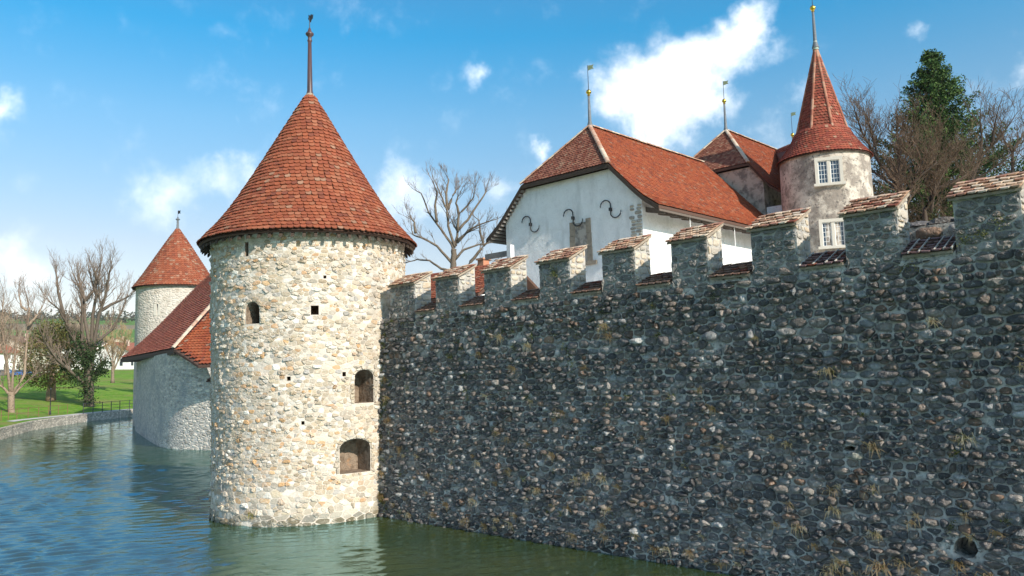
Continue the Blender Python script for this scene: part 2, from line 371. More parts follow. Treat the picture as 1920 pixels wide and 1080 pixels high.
def build_ground():
    ring = dense(BANK, 3.0); n = len(ring)
    S = [0,1.5,3,6,10,16,24,34,46,60,78,100,130,170,220,280,360,460,600,800,1050,1300,1500,1750,2100,2800,4500,9000]
    mb = MB(); vs = []; fs = []
    for s in S:
        for p in ring:
            d = (p - MC).normalized(); q = p + d * s
            vs.append((q.x, q.y, ground_h(q, s)))
    for i in range(len(S) - 1):
        for k in range(n):
            k2 = (k + 1) % n; fs.append((i * n + k, (i + 1) * n + k, (i + 1) * n + k2, i * n + k2))
    mb.add(vs, fs)
    bm = None
    o = struct(obj('ground', mb, M['ground'], smooth=True))
    me = o.data
    if me.polygons[0].normal.z < 0: me.flip_normals()
    return o
build_ground()
def build_water():
    """one sheet: a fine rippled field over the moat in view, plain water out to the banks"""
    import numpy as np
    rs = np.random.RandomState(7)
    xs = np.concatenate(([-120], np.arange(-62, -30, .24), np.arange(-30, 14.01, .09), [120]))
    yl = [9.0]
    while yl[-1] < 108: yl.append(yl[-1] + (.08 if yl[-1] < 36 else .08 + (yl[-1] - 36)*.0035))
    ys = np.concatenate(([-40], yl, [150]))
    X, Y = np.meshgrid(xs, ys)
    Z = np.zeros_like(X)
    for i in range(26):
        lam = .30*(2.3**rs.rand()); k = 2*np.pi/lam; a = .070*lam/26**.5*rs.uniform(.6, 1.3)
        th = 1.75 + rs.normal(0, .34)
        ph = rs.uniform(0, 6.28)
        Z += a*np.sin(k*(X*np.cos(th) + Y*np.sin(th)) + ph + 1.2*np.sin(X*.21 + ph) + 1.1*np.sin(Y*.17 + 2*ph))
    v = (X - W0.x)*VV.x + (Y - W0.y)*VV.y                 # calmer in the lee of the wall
    lee = .27 + .73/(1 + np.exp((v + 5.0)*1.1))
    gust = .75 + .35*np.sin(X*.11 + 1.3*np.sin(Y*.07)) * np.sin(Y*.09 + 1)
    edge = np.clip((X + 62)/3, 0, 1)*np.clip((14 - X)/3, 0, 1)*np.clip((Y - 9)/3, 0, 1)*np.clip((108 - Y)/3, 0, 1)
    Z *= lee*gust*edge
    n, m = X.shape
    co = np.stack((X, Y, Z), -1).reshape(-1, 3)
    idx = np.arange(n*m).reshape(n, m)
    q = np.stack((idx[:-1, :-1], idx[:-1, 1:], idx[1:, 1:], idx[1:, :-1]), -1).reshape(-1, 4)
    me = bpy.data.meshes.new('water')
    me.vertices.add(len(co)); me.vertices.foreach_set('co', co.ravel())
    me.loops.add(q.size); me.loops.foreach_set('vertex_index', q.ravel())
    me.polygons.add(len(q)); me.polygons.foreach_set('loop_start', np.arange(0, q.size, 4)); me.polygons.foreach_set('loop_total', np.full(len(q), 4))
    me.polygons.foreach_set('use_smooth', np.ones(len(q), bool))
    me.update(calc_edges=True); me.materials.append(M['water'])
    o = bpy.data.objects.new('water', me); COL.objects.link(o); struct(o)
build_water()
mb = MB()
_cy = [(-.5,1.2),(30,1.2),(44,40),(20,70),(-2,52),(-9,40),(-13,24),(-6,8)]
mb.add([tuple(W0 + UU * u + VV * v + Vector((0, 0, 2.4))) for u, v in _cy], [tuple(range(len(_cy)))])
mb.add([tuple(W0 + UU * u + VV * v + Vector((0, 0, 2.4))) for u, v in _cy] + [tuple(W0 + UU * u + VV * v + Vector((0, 0, -1))) for u, v in _cy],
       [(i, (i + 1) % 8, 8 + (i + 1) % 8, 8 + i) for i in range(8)])
struct(obj('courtyard', mb, M['courtyard']))

# gravel path along the top of the far bank
bp = dense([(-30,30),(-38,55),(-40.5,63.6),(-45.7,76.4),(-47.2,83.9),(-48.5,91.2),(-48.6,96),(-48.7,101.2),(-44,108)], 3, False)
def bank_strip(name, m, pts, s0, s1, lift, zf=None):
    vs = []; fs = []
    for p in pts:
        d = (p - MC).normalized()
        for s in (s0(p) if callable(s0) else s0, s1(p) if callable(s1) else s1):
            q = p + d * s; vs.append((q.x, q.y, (zf(q, s) if zf else ground_h(q, s)) + lift))
    for i in range(len(pts) - 1): fs.append((2*i, 2*i+1, 2*i+3, 2*i+2))
    mb = MB(); mb.add(vs, fs); return obj(name, mb, m)
struct(bank_strip('path', M['gravel'], [p for p in bp if p.y > 70], lambda p: max(.35, 3.2 - (p.y - 70) * .14), lambda p: max(2.6, 5.0 - (p.y - 70) * .13), .03))

# retaining wall along the far bank: coping over rough stone
def build_retaining():
    root = thing('retaining_wall', 'low pale stone retaining wall along the grassy far bank of the moat', 'wall')
    vs = []; fs = []; cv = []; cf = []
    for i, p in enumerate(bp):
        d = (p - MC).normalized(); a = p; b = p + d * .5
        vs += [(a.x, a.y, -1), (a.x, a.y, .74), (b.x, b.y, .74), (b.x, b.y, -1)]
        e = p - d * .05; g = p + d * .55
        cv += [(e.x, e.y, .742), (e.x, e.y, .90), (g.x, g.y, .90), (g.x, g.y, .742)]
        if i:
            for k in range(4):
                k2 = (k + 1) % 4; f = (4*(i-1)+k, 4*i+k, 4*i+k2, 4*(i-1)+k2); fs.append(f); cf.append(f)
    mb = MB(); mb.add(vs, fs); obj('wall', mb, M['retaining'], root)
    # the coping is laid in single slabs
    for i in range(1, len(bp)):
        mb = MB(); o0 = 4 * (i - 1)
        q = [Vector(cv[o0 + k]) for k in range(4)] + [Vector(cv[o0 + 4 + k]) for k in range(4)]
        ctr = sum(q, Vector()) / 8
        q = [ctr + (x - ctr) * .985 for x in q]
        mb.add([tuple(x) for x in q], [(0,1,2,3),(7,6,5,4),(0,4,5,1),(1,5,6,2),(2,6,7,3),(3,7,4,0)])
        obj('coping_slab', mb, M['retaining'], root)
build_retaining()

# ------------------------------------------------------------------ rubble masonry
def stone_geo(rng, quad, depth, roundness=2.6, n=9):
    """quad = 4 corners (a,b) in wall coordinates; returns verts (a,b,d) and faces"""
    (x0,y0),(x1,y1),(x2,y2),(x3,y3) = quad
    def bil(s, t):
        return ((x0*(1-s)+x1*s)*(1-t) + (x3*(1-s)+x2*s)*t, (y0*(1-s)+y1*s)*(1-t) + (y3*(1-s)+y2*s)*t)
    ph = rng.uniform(0, 6.28); jit = [rng.uniform(.86, 1.04) for _ in range(n)]
    tx, ty = rng.uniform(-.25, .25), rng.uniform(-.25, .25)
    vs = []
    for sc, dp, jd in ((1.0, -.035, 0), (.93, depth * .55, .25), (.60, depth * .95, .22)):
        for k in range(n):
            t = ph + 2 * math.pi * k / n; c, s = math.cos(t), math.sin(t)
            e = 2 / roundness
            x = math.copysign(abs(c) ** e, c) * .5 * sc * jit[k]; y = math.copysign(abs(s) ** e, s) * .5 * sc * jit[k]
            a, b = bil(.5 + x, .5 + y)
            vs.append((a, b, dp * (1 + tx * x * 2 + ty * y * 2) + (rng.uniform(-jd, jd) * depth if jd else 0)))
    a, b = bil(.5 + rng.uniform(-.08, .08), .5 + rng.uniform(-.08, .08)); vs.append((a, b, depth * rng.uniform(.9, 1.12)))
    fs = []
    for r in range(2):
        for k in range(n):
            k2 = (k + 1) % n; fs.append((r*n+k, r*n+k2, (r+1)*n+k2, (r+1)*n+k))
    for k in range(n): fs.append((2*n+k, 2*n+(k+1) % n, 3*n))
    return vs, fs
def rubble(rng, a0, a1, b0, b1, rowh, ratio, gap, skip=.03, wob=.05):
    """cells of an irregularly coursed wall: list of quads"""
    out = []; b = b0; k = 0
    prev = lambda x: b0
    while b < b1 - .04:
        h = rng.uniform(*rowh(b)) if callable(rowh) else rng.uniform(*rowh)
        if b + h > b1 - .05: h = b1 - b
        f = sm_noise(rng.random()); last = b + h >= b1 - .001
        nxt = (lambda x, bb=b + h, ff=f: bb + wob * ff(x)) if not last else (lambda x: b1)
        a = a0 - rng.uniform(0, .2)
        while a < a1:
            w = h * rng.uniform(*(ratio(b) if callable(ratio) else ratio))
            e = a + w
            g = gap * rng.uniform(.6, 1.5)
            x0, x1 = max(a, a0) + g/2, min(e, a1) - g/2
            if x1 - x0 > .05 and rng.random() > skip:
                lean = rng.uniform(-.03, .03)
                lo0, lo1, hi0, hi1 = prev(x0) + g/2, prev(x1) + g/2, nxt(x0) - g/2, nxt(x1) - g/2
                if rng.random() < .16 and h > .15:      # two small stones on top of each other
                    m = rng.uniform(.35, .65)
                    out.append([(x0, lo0), (x1, lo1), (x1 + lean, lerp(lo1, hi1, m) - g/2), (x0 + lean, lerp(lo0, hi0, m) - g/2)])
                    out.append([(x0 + lean, lerp(lo0, hi0, m) + g/2), (x1 + lean, lerp(lo1, hi1, m) + g/2), (x1, hi1), (x0, hi0)])
                else:
                    j = lambda: rng.uniform(-.012, .012)
                    out.append([(x0 - lean + j(), lo0 + j()), (x1 - lean + j(), lo1 + j()), (x1 + lean + j(), hi1 + j()), (x0 + lean + j(), hi0 + j())])
            a = e
        prev = nxt; b += h
    return out
def voronoi_rubble(rng, a0, a1, b0, b1, rowh, ratio, gap, stretch=1.35, small=.22, chaikin=1, cut=.16, jz=.24, drop=0.0):
    """random rubble: cells round scattered points, loosely in courses, each cell an outline (a,b)"""
    P = []; b = b0 - .1
    while b < b1 + .1:
        h = rng.uniform(*rowh(b)); w0, w1 = ratio(b); a = a0 - rng.uniform(0, .3)
        while a < a1 + .2:
            w = h*rng.uniform(w0, w1); P.append((a + w*.5 + rng.uniform(-.12, .12)*w, b + h*.5 + rng.uniform(-jz, jz)*h))
            if rng.random() < small: P.append((a + w*rng.uniform(.85, 1.1), b + h*rng.uniform(.0, 1.0)))
            a += w
        b += h
    P = [p for p in P if rng.random() > drop]            # here and there a bigger block
    G = {}; gs = .5
    for i, (a, b) in enumerate(P): G.setdefault((int(a/stretch//gs), int(b//gs)), []).append(i)
    Q = [(a/stretch, b) for a, b in P]; out = []
    for i, (x, y) in enumerate(Q):
        cx, cy = int(x//gs), int(y//gs)
        nb = [j for gx in (cx-1, cx, cx+1) for gy in (cy-1, cy, cy+1) for j in G.get((gx, gy), ()) if j != i]
        nb.sort(key=lambda j: (Q[j][0]-x)**2 + (Q[j][1]-y)**2)
        poly_ = [(x-.45, y-.35), (x+.45, y-.35), (x+.45, y+.35), (x-.45, y+.35)]
        for j in nb[:18]:
            mx, my = (x+Q[j][0])/2, (y+Q[j][1])/2; nx, ny = Q[j][0]-x, Q[j][1]-y
            new = []; m = len(poly_)
            for k in range(m):
                p, q = poly_[k], poly_[(k+1) % m]
                dp = (p[0]-mx)*nx + (p[1]-my)*ny; dq = (q[0]-mx)*nx + (q[1]-my)*ny
                if dp <= 0: new.append(p)
                if dp*dq < 0:
                    t = dp/(dp-dq); new.append((p[0]+(q[0]-p[0])*t, p[1]+(q[1]-p[1])*t))
            poly_ = new
            if len(poly_) < 3: break
        if len(poly_) < 3: continue
        pl = [(min(max(p[0]*stretch, a0), a1), min(max(p[1], b0), b1)) for p in poly_]
        ca = sum(p[0] for p in pl)/len(pl); cb = sum(p[1] for p in pl)/len(pl)
        wa = max(p[0] for p in pl) - min(p[0] for p in pl); wb = max(p[1] for p in pl) - min(p[1] for p in pl)
        if wa < .06 or wb < .05: continue
        g = gap*rng.uniform(.25, 2.0); fa, fb = max(.5, 1 - g/wa), max(.5, 1 - g/wb)
        pl = [(ca + (p[0]-ca)*fa, cb + (p[1]-cb)*fb) for p in pl]
        for _ in range(chaikin):
            pl = [q for k in range(len(pl)) for q in ((pl[k][0]*(1-cut) + pl[(k+1) % len(pl)][0]*cut, pl[k][1]*(1-cut) + pl[(k+1) % len(pl)][1]*cut), (pl[k][0]*cut + pl[(k+1) % len(pl)][0]*(1-cut), pl[k][1]*cut + pl[(k+1) % len(pl)][1]*(1-cut)))]
        out.append((pl, ca, cb, wa/2, wb/2))
    return out
def outline_stone(rng, pl, ca, cb, depth, n=12, flat=.6):
    Ls = [0]
    for k in range(len(pl)): Ls.append(Ls[-1] + math.dist(pl[k], pl[(k+1) % len(pl)]))
    pts = []; i = 0
    for k in range(n):
        s = Ls[-1]*(k + rng.uniform(-.2, .2))/n % Ls[-1]
        i = max(j for j in range(len(pl)) if Ls[j] <= s)
        t = (s - Ls[i])/max(1e-9, Ls[i+1] - Ls[i]); q = pl[(i+1) % len(pl)]; pts.append((pl[i][0]+(q[0]-pl[i][0])*t, pl[i][1]+(q[1]-pl[i][1])*t))
    tx, ty = rng.uniform(-.35, .35), rng.uniform(-.35, .35); vs = []
    w = max(p[0] for p in pts) - ca + 1e-3; h = max(p[1] for p in pts) - cb + 1e-3
    for sc, dp, jd in ((1.0, -.035, 0), (.93, depth*flat, .30), (.58, depth*.97, .32)):
        for a, b in pts:
            x, y = (a - ca)*sc, (b - cb)*sc
            vs.append((ca + x, cb + y, dp + (max(dp, 0)*(tx*x/w + ty*y/h)) + (rng.uniform(-jd, jd)*depth if jd else 0)))
    vs.append((ca + rng.uniform(-.1, .1)*w, cb + rng.uniform(-.1, .1)*h, depth*rng.uniform(.85, 1.2)))
    fs = []
    for r in range(2):
        for k in range(n):
            k2 = (k+1) % n; fs.append((r*n+k, r*n+k2, (r+1)*n+k2, (r+1)*n+k))
    for k in range(n): fs.append((2*n+k, 2*n+(k+1) % n, 3*n))
    return vs, fs
CAMV = Vector((0, 0, 4))

# ------------------------------------------------------------------ roof tiles
RED = [(.33,.094,.045),(.305,.086,.042),(.35,.104,.05),(.285,.078,.04),(.345,.118,.062),(.32,.09,.044),(.36,.135,.074),(.31,.086,.044)]
def tile_col(rng, pal=RED, pale=.06, dark=.1):
    r = rng.random()
    if r < pale: c = (.36,.20,.13)
    elif r < pale + dark: c = (.23,.07,.042)
    else: c = rng.choice(pal)
    k = rng.uniform(.72, .92); return tuple(min(1, x * k) for x in c)
def tile_geo(P, x, d, n, w, L, th=.02, lift=.03, arc=3, tilt=0.0):
    """P = middle of the lower edge line; x across, d down the slope, n outward"""
    up = -d
    pts = [(-w/2, L, .0), (w/2, L, .0), (w/2, .28*w, lift)]
    for k in range(arc):
        t = math.pi * (k + 1) / (arc + 1); pts.append((w/2 * math.cos(t), .28*w - .28*w * math.sin(t) , lift))
    pts.append((-w/2, .28*w, lift))
    top = [P + x * a + up * b + n * (c + tilt * a) for a, b, c in pts]
    bot = [q - n * th for q in top[2:]]
    m = len(top); k = len(bot)
    fs = [tuple(range(m))[::-1]]
    for i in range(k - 1): fs.append((2 + i, 3 + i, m + i + 1, m + i))
    fs += [(1, 2, m), (m - 1, 0, m + k - 1)]
    return [tuple(q) for q in top + bot], fs
def tile_slope(mb, left, right, nrows, tw, rng, over=1.45, arc=1, pal=RED, pale=.06, dark=.1, lift=.03, sink=None, tcol=None):
    """left(t), right(t): edge points for t=0 (eave) .. 1 (top)"""
    for k in range(nrows):
        t0, t1 = k / nrows, (k + 1) / nrows
        l, r, l1, r1 = left(t0), right(t0), left(t1), right(t1)
        xv = r - l; wid = xv.length
        if wid < .05: continue
        x = xv / wid; upv = ((l1 + r1) - (l + r)) / 2
        upv = upv - x * upv.dot(x); ex = upv.length; up = upv / ex; n = x.cross(up)
        cnt = max(1, round(wid / tw)); w = wid / cnt; off = (k % 2) * .5
        for i in range(cnt + (1 if off else 0)):
            c = (i + .5 - off) * w
            ww = w
            if c - w/2 < -.001: c = w/4; ww = w/2
            if c + w/2 > wid + .001: c = wid - w/4; ww = w/2
            P = l + x * c + up * rng.uniform(-.012, .012) + n * rng.uniform(0, .008)
            if sink: P = P - Vector((0, 0, sink(P)))
            vs, fs = tile_geo(P, x, -up, n, ww * .97, ex * over, lift=lift, arc=arc, tilt=rng.uniform(-.03, .03))
            mb.add(vs, fs, tcol(rng, P) if tcol else tile_col(rng, pal, pale, dark))
def profile_pts(prof, n):
    """resample a polyline of Vectors into a function of t by arc length"""
    Ls = [0]
    for a, b in zip(prof, prof[1:]): Ls.append(Ls[-1] + (b - a).length)
    def f(t):
        s = t * Ls[-1]
        for i in range(len(prof) - 1):
            if s <= Ls[i+1] + 1e-9: return prof[i].lerp(prof[i+1], (s - Ls[i]) / max(1e-9, Ls[i+1] - Ls[i]))
        return prof[-1].copy()
    return f, Ls[-1]

def finial(root, x, y, z0, z1, r0, r1, m, vane_top, ball=None, vane=True, mirror=1, az=0.0):
    """roof spike: tapered post, optional gilt ball, thin rod and weather vane"""
    p = thing_part(root, 'finial', lambda mb: mb.lathe([(r0*1.9, z0 - .12), (r0*1.5, z0 + .05), (r0, z0 + .22), (r1, z1), (0.001, z1)], 12, c=(x, y)), m, True)
    if ball:
        thing_part(p, 'gilt_ball', lambda mb: mb.lathe([(.001, z1 - .02), (ball*.6, z1), (ball*.45, z1 + .06), (ball, z1 + .06 + ball*.7), (ball*1.02, z1 + .06 + ball), (ball*.8, z1 + .06 + ball*1.6), (ball*.3, z1 + .06 + ball*2), (.001, z1 + .08 + ball*2)], 14, c=(x, y)), M['gold'], True)
    else:
        thing_part(p, 'collar', lambda mb: mb.lathe([(r1, z1 - .28), (r1*1.5, z1 - .22), (r1*1.1, z1 - .16), (r1*1.1, z1 - .08), (r1*2.3, z1 - .02), (r1*2.5, z1 + .03), (r1*1.2, z1 + .1), (r1*.6, z1 + .22), (.001, z1 + .24)], 14, c=(x, y)), m, True)
    zr = z1 + (ball * 2 if ball else .1)
    thing_part(p, 'rod', lambda mb: mb.tube([(x, y, zr), (x, y, vane_top)], [.018, .012], 6), M['iron'])
    return p
def thing_part(root, name, fn, m, smooth=False):
    mb = MB(); fn(mb); return obj(name, mb, m, root, smooth)
def flag(p, x, y, z, w, h, m, ax):
    """little pierced banner with a swallow tail, 12 mm thick"""
    a = Vector((ax[0], ax[1], 0)).normalized(); t = Vector((-a.y, a.x, 0)) * .006
    o = Vector((x, y, z))
    pts = [o + a*.02 + Vector((0,0,-h*.5)), o + a*w*.75 + Vector((0,0,-h*.35)), o + a*w*1.0 + Vector((0,0,-h*.5)), o + a*w*.82 + Vector((0,0,0)), o + a*w + Vector((0,0,h*.5)), o + a*w*.75 + Vector((0,0,h*.38)), o + a*.02 + Vector((0,0,h*.5))]
    mb = MB(); mb.prism([q - t for q in pts], t * 2); return obj('weather_vane', mb, m, p)

# ------------------------------------------------------------------ near round tower
TC = Vector((-6.45, 25.45, 0)); T_TOP = 8.5
def tower_r(z): return poly([(-2, 2.93), (0, 2.92), (2, 2.91), (5, 2.95), (8.6, 2.985)], z)
OPEN = [('slit', -22.3, 7.77, .13, .42, False), ('loop', -18.5, 5.93, .50, .64, True), ('square', 16.5, 5.95, .22, .27, False),
        ('putlog', 2.5, 4.04, .11, .12, False), ('putlog', 32.6, 4.12, .11, .13, False), ('niche', 45.3, 3.76, .66, .98, True), ('port', 39.5, 1.80, .98, .98, True),
        ('putlog', 10.0, 2.8, .09, .10, False), ('putlog', 22.0, 6.9, .09, .09, False)]
def build_tower():
    rng = random.Random(11)
    root = thing('round_tower', 'big sunlit pale stone round tower rising from the moat beside the dark wall', 'tower', TC)
    mb = MB(); N = 144
    zs = [-1.5, 0, 1, 2, 3, 4, 5, 6, 7, 8, T_TOP]
    vs = []; fs = []
    for z in zs:
        for k in range(N):
            t = 2*math.pi*k/N; vs.append((tower_r(z)*math.cos(t), tower_r(z)*math.sin(t), z))
    for i in range(len(zs)-1):
        for k in range(N): fs.append((i*N+k, i*N+(k+1) % N, (i+1)*N+(k+1) % N, (i+1)*N+k))
    fs.append(tuple(range(N))[::-1]); fs.append(tuple((len(zs)-1)*N + k for k in range(N)))
    mb.add(vs, fs)
    core = obj('wall', mb, M['pale_mortar'], root)
    cut = MB()
    for name, deg, z, w, h, arch in OPEN:
        th = math.radians(deg); d = Vector((math.sin(th), -math.cos(th), 0)); t = Vector((math.cos(th), math.sin(th), 0))
        pts = [(-w/2, -h/2), (w/2, -h/2)]
        if arch:
            rise = .22 if name != 'port' else .26
            for k in range(9):
                a = math.pi * k / 8; pts.append((w/2*math.cos(a), h/2 - rise + rise*math.sin(a)))
        else: pts += [(w/2, h/2), (-w/2, h/2)]
        dep = .75 if w > .3 else .5
        n = len(pts); sp = .62 if name in ('loop',) else .9
        back = [tuple(d * (2.95 - dep) + t * a * sp + Vector((0, 0, z + b*.95))) for a, b in pts]
        front = [tuple(d * 3.4 + t * a * (1.08 if name != 'putlog' else 1) + Vector((0, 0, z + b))) for a, b in pts]
        cut.add(back + front, [tuple(range(n))[::-1], tuple(range(n, 2*n))] + [(i, (i+1) % n, n + (i+1) % n, n + i) for i in range(n)])
    cme = bpy.data.meshes.new('cut'); cme.from_pydata(cut.v, [], cut.f)
    bm = bmesh.new(); bm.from_mesh(cme); bmesh.ops.recalc_face_normals(bm, faces=bm.faces); bm.to_mesh(cme); bm.free()
    bm = bmesh.new(); bm.from_mesh(core.data); bmesh.ops.recalc_face_normals(bm, faces=bm.faces); bm.to_mesh(core.data); bm.free()
    co = bpy.data.objects.new('cut', cme); COL.objects.link(co); co.location = TC
    md = core.modifiers.new('b', 'BOOLEAN'); md.operation = 'DIFFERENCE'; md.object = co; md.solver = 'EXACT'
    bpy.context.view_layer.update()
    ev = core.evaluated_get(bpy.context.evaluated_depsgraph_get()); nm_ = bpy.data.meshes.new_from_object(ev)
    core.modifiers.clear(); old = core.data; core.data = nm_; bpy.data.meshes.remove(old)
    bpy.data.objects.remove(co); bpy.data.meshes.remove(cme)
    core.data.materials.clear(); core.data.materials.append(M['pale_mortar']); core.data.materials.append(M['shaded_niche_stone'])
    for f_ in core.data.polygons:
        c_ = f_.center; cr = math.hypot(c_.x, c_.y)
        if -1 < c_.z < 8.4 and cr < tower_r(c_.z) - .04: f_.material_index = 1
    # stones: the part of the drum that can be seen, a in metres along the drum, 0 = towards -Y
    Rm = 2.95
    cells = voronoi_rubble(rng, -math.radians(112)*Rm, math.radians(118)*Rm, -.35, T_TOP - .02,
                           lambda b: (.075, .15) if b > .9 else (.11, .20), lambda b: (1.0, 3.0), .009, stretch=1.7, small=.5, cut=.09, drop=.04)
    PAL = [(.57,.50,.41),(.61,.55,.47),(.51,.44,.35),(.65,.60,.53),(.54,.46,.35),(.46,.41,.35),(.59,.52,.44),(.49,.40,.30)]
    items = []
    for q, ca, cb, hw, hh in cells:
        if rng.random() < .05: continue
        bad = False
        for name, deg, z, w, h, arch in OPEN:
            if abs(ca - math.radians(deg)*Rm) < w*.50 + hw*.62 and abs(cb - z) < h/2 + hh*.62: bad = True
        if bad: continue
        dep = rng.uniform(.002, .024) if rng.random() > .18 else rng.uniform(.028, .055)
        th0 = ca / Rm
        if th0 < -.45: dep *= 1.1
        vs, fs = outline_stone(rng, q, ca, cb, dep, flat=.75)
        out = []
        for a, b, d in vs:
            t = a / Rm; r = tower_r(b) + d; out.append((r*math.sin(t), -r*math.cos(t), b))
        r = rng.random()
        pk = .18 if (th0 < .5 and cb > .6) else .08
        if r < pk*.75: c = rng.choice([(.58,.37,.20),(.62,.43,.26),(.55,.36,.22),(.60,.45,.33)])
        elif r < pk + .08: c = (.74,.71,.66)
        elif r < pk + .13: c = (.46,.44,.42)
        else: c = rng.choice(PAL)
        k = rng.uniform(.74, 1.1); c = tuple(min(.8, x*k) for x in c)
        if cb < .34: c = mixc(c, (.085,.078,.045), .85 * (1 - max(0, cb - .06) / .28))
        pc = TC + Vector((Rm*math.sin(th0), -Rm*math.cos(th0), cb))
        nrm = Vector((math.sin(th0), -math.cos(th0), 0)); vw = (CAMV - pc)
        score = hw*hh*max(0, nrm.dot(vw.normalized())) / vw.length_squared if cb > 0 else 0
        items.append((score, out, fs, c))
    # rough dressed stones round the bigger openings
    for name, deg, z, w, h, arch in OPEN:
        if not arch: continue
        rise = .26 if name == 'port' else .22; a0 = math.radians(deg)*Rm; hw = w*.53
        path = [(-hw, -h/2), (-hw, h/2 - rise)] + [(hw*math.cos(t), h/2 - rise + rise*math.sin(t)) for t in [math.pi*(1 - k/12) for k in range(1, 12)]] + [(hw, h/2 - rise), (hw, -h/2)]
        cum = [0]
        for p, q in zip(path, path[1:]): cum.append(cum[-1] + math.dist(p, q))
        def at_(s):
            for i in range(len(path) - 1):
                if s <= cum[i+1]: t = (s - cum[i])/(cum[i+1] - cum[i]); return (lerp(path[i][0], path[i+1][0], t), lerp(path[i][1], path[i+1][1], t))
            return path[-1]
        s = 0
        while s < cum[-1] - .03:
            e = min(cum[-1], s + rng.uniform(.09, .20)); p, q = at_(s + .006), at_(e - .006); o_ = rng.uniform(.07, .15)
            def outw(r):
                if r[1] <= h/2 - rise + 1e-6: return (r[0] + math.copysign(o_, r[0]), r[1])
                d = math.hypot(r[0], r[1] - (h/2 - rise)); return (r[0] + r[0]/d*o_, r[1] + (r[1] - (h/2 - rise))/d*o_)
            pl = [p, q, outw(q), outw(p)]; ca = sum(r[0] for r in pl)/4; cb = sum(r[1] for r in pl)/4
            vs, fs = outline_stone(rng, pl, ca, cb, rng.uniform(.03, .05), n=10, flat=.8)
            out = []
            for a, b, d in vs:
                t = (a + a0)/Rm; r = tower_r(z + b) + d; out.append((r*math.sin(t), -r*math.cos(t), z + b))
            k = rng.uniform(.8, 1.05); mb = MB(); mb.add(out, fs, tuple(x*k for x in rng.choice(PAL))); obj('jamb_stone', mb, M['pale_stone'], core)
            s = e
    items.sort(key=lambda i: -i[0])
    rest = MB()
    for i, (s, v, f, c) in enumerate(items):
        if i < 300:
            mb = MB(); mb.add(v, f, c); obj('stone', mb, M['pale_stone'], core)
        else: rest.add(v, f, c)
    stuff(obj('small_stones', rest, M['pale_stone'], core))

    # roof
    PR = [(3.38, 8.22), (3.17, 8.45), (2.86, 8.80), (2.55, 9.20), (2.24, 9.66), (1.92, 10.18), (1.46, 10.95), (1.0, 11.75), (.52, 12.58), (.14, 13.22)]
    deck = MB(); deck.lathe([(r - .04, z - .03) for r, z in PR], 96); deck.lathe([(2.2, 8.75), (3.30, 8.13)], 96); deck.lathe([(3.30, 8.13), (3.36, 8.17)], 96)
    roof = obj('roof', deck, M['tile_under'], root, True)
    f, Ltot = profile_pts([Vector((r, 0, z)) for r, z in PR], 0)
    nr = 40; tiles = []
    for k in range(nr):
        a, b = f(k/nr), f(min(1, (k+1)/nr)); R = a.x
        upv = b - a; ex = upv.length
        cnt = max(5, round(2*math.pi*R/.172)); w = 2*math.pi*R/cnt
        row = rng.uniform(-.006, .006)
        for i in range(cnt):
            t = 2*math.pi*(i + .5*(k % 2) + rng.uniform(-.06, .06))/cnt
            rad = Vector((math.cos(t), math.sin(t), 0)); x = Vector((-math.sin(t), math.cos(t), 0))
            up = (rad*upv.x + Vector((0, 0, upv.z))).normalized(); n = x.cross(up)
            P = rad*R + Vector((0, 0, a.z + row)) + up*rng.uniform(-.014, .014) + n*rng.uniform(0, .012)
            vs, fs = tile_geo(P, x, -up, n, w*.95, ex*1.5, th=.032, lift=.046, arc=3, tilt=rng.uniform(-.05, .05))
            c = tile_col(rng, pale=.035, dark=.08)
            pw = TC + P; vw = CAMV - pw
            tiles.append((max(0, n.dot(vw.normalized()))/vw.length_squared, vs, fs, c))
    tiles.sort(key=lambda i: -i[0]); rest = MB()
    for i, (s, v, fc, c) in enumerate(tiles):
        if i < 300: mb = MB(); mb.add(v, fc, c); obj('tile', mb, M['tile'], roof)
        else: rest.add(v, fc, c)
    stuff(obj('roof_tiles', rest, M['tile'], roof))
    for k in range(64):                                    # rafter ends under the eave
        t = 2*math.pi*k/64; rad = Vector((math.cos(t), math.sin(t), 0)); x = Vector((-math.sin(t), math.cos(t), 0))*.045
        a = rad*2.85 + Vector((0, 0, 8.50)); b = rad*3.30 + Vector((0, 0, 8.09)); dn = Vector((0, 0, -.09))
        mb = MB(); mb.prism([a - x, a + x, a + x + dn, a - x + dn], b - a); obj('rafter', mb, M['wood_dark'], roof)
    # spike
    p = finial(root, 0, 0, 13.2, 15.36, .092, .055, M['iron_red'], 15.98)
    thing_part(p, 'mortar_cap', lambda mb: mb.lathe([(.20, 13.10), (.17, 13.2), (.11, 13.34), (.09, 13.36)], 14), M['sandstone'], True)
    v = MB(); a = Vector((.87, -.5, 0)).normalized(); t = Vector((.5, .87, 0))*.006
    o = Vector((0, 0, 15.9))
    prof = [(.0,-.10),(.05,-.14),(.09,-.05),(.14,-.02),(.16,.12),(.11,.10),(.07,.16),(.03,.10),(-.05,.16),(-.04,.06),(-.07,.02),(-.03,-.04)]
    v.prism([o + a*x + Vector((0, 0, z)) - t for x, z in prof], t*2); obj('weather_vane', v, M['iron'], p)
    return root
build_tower()

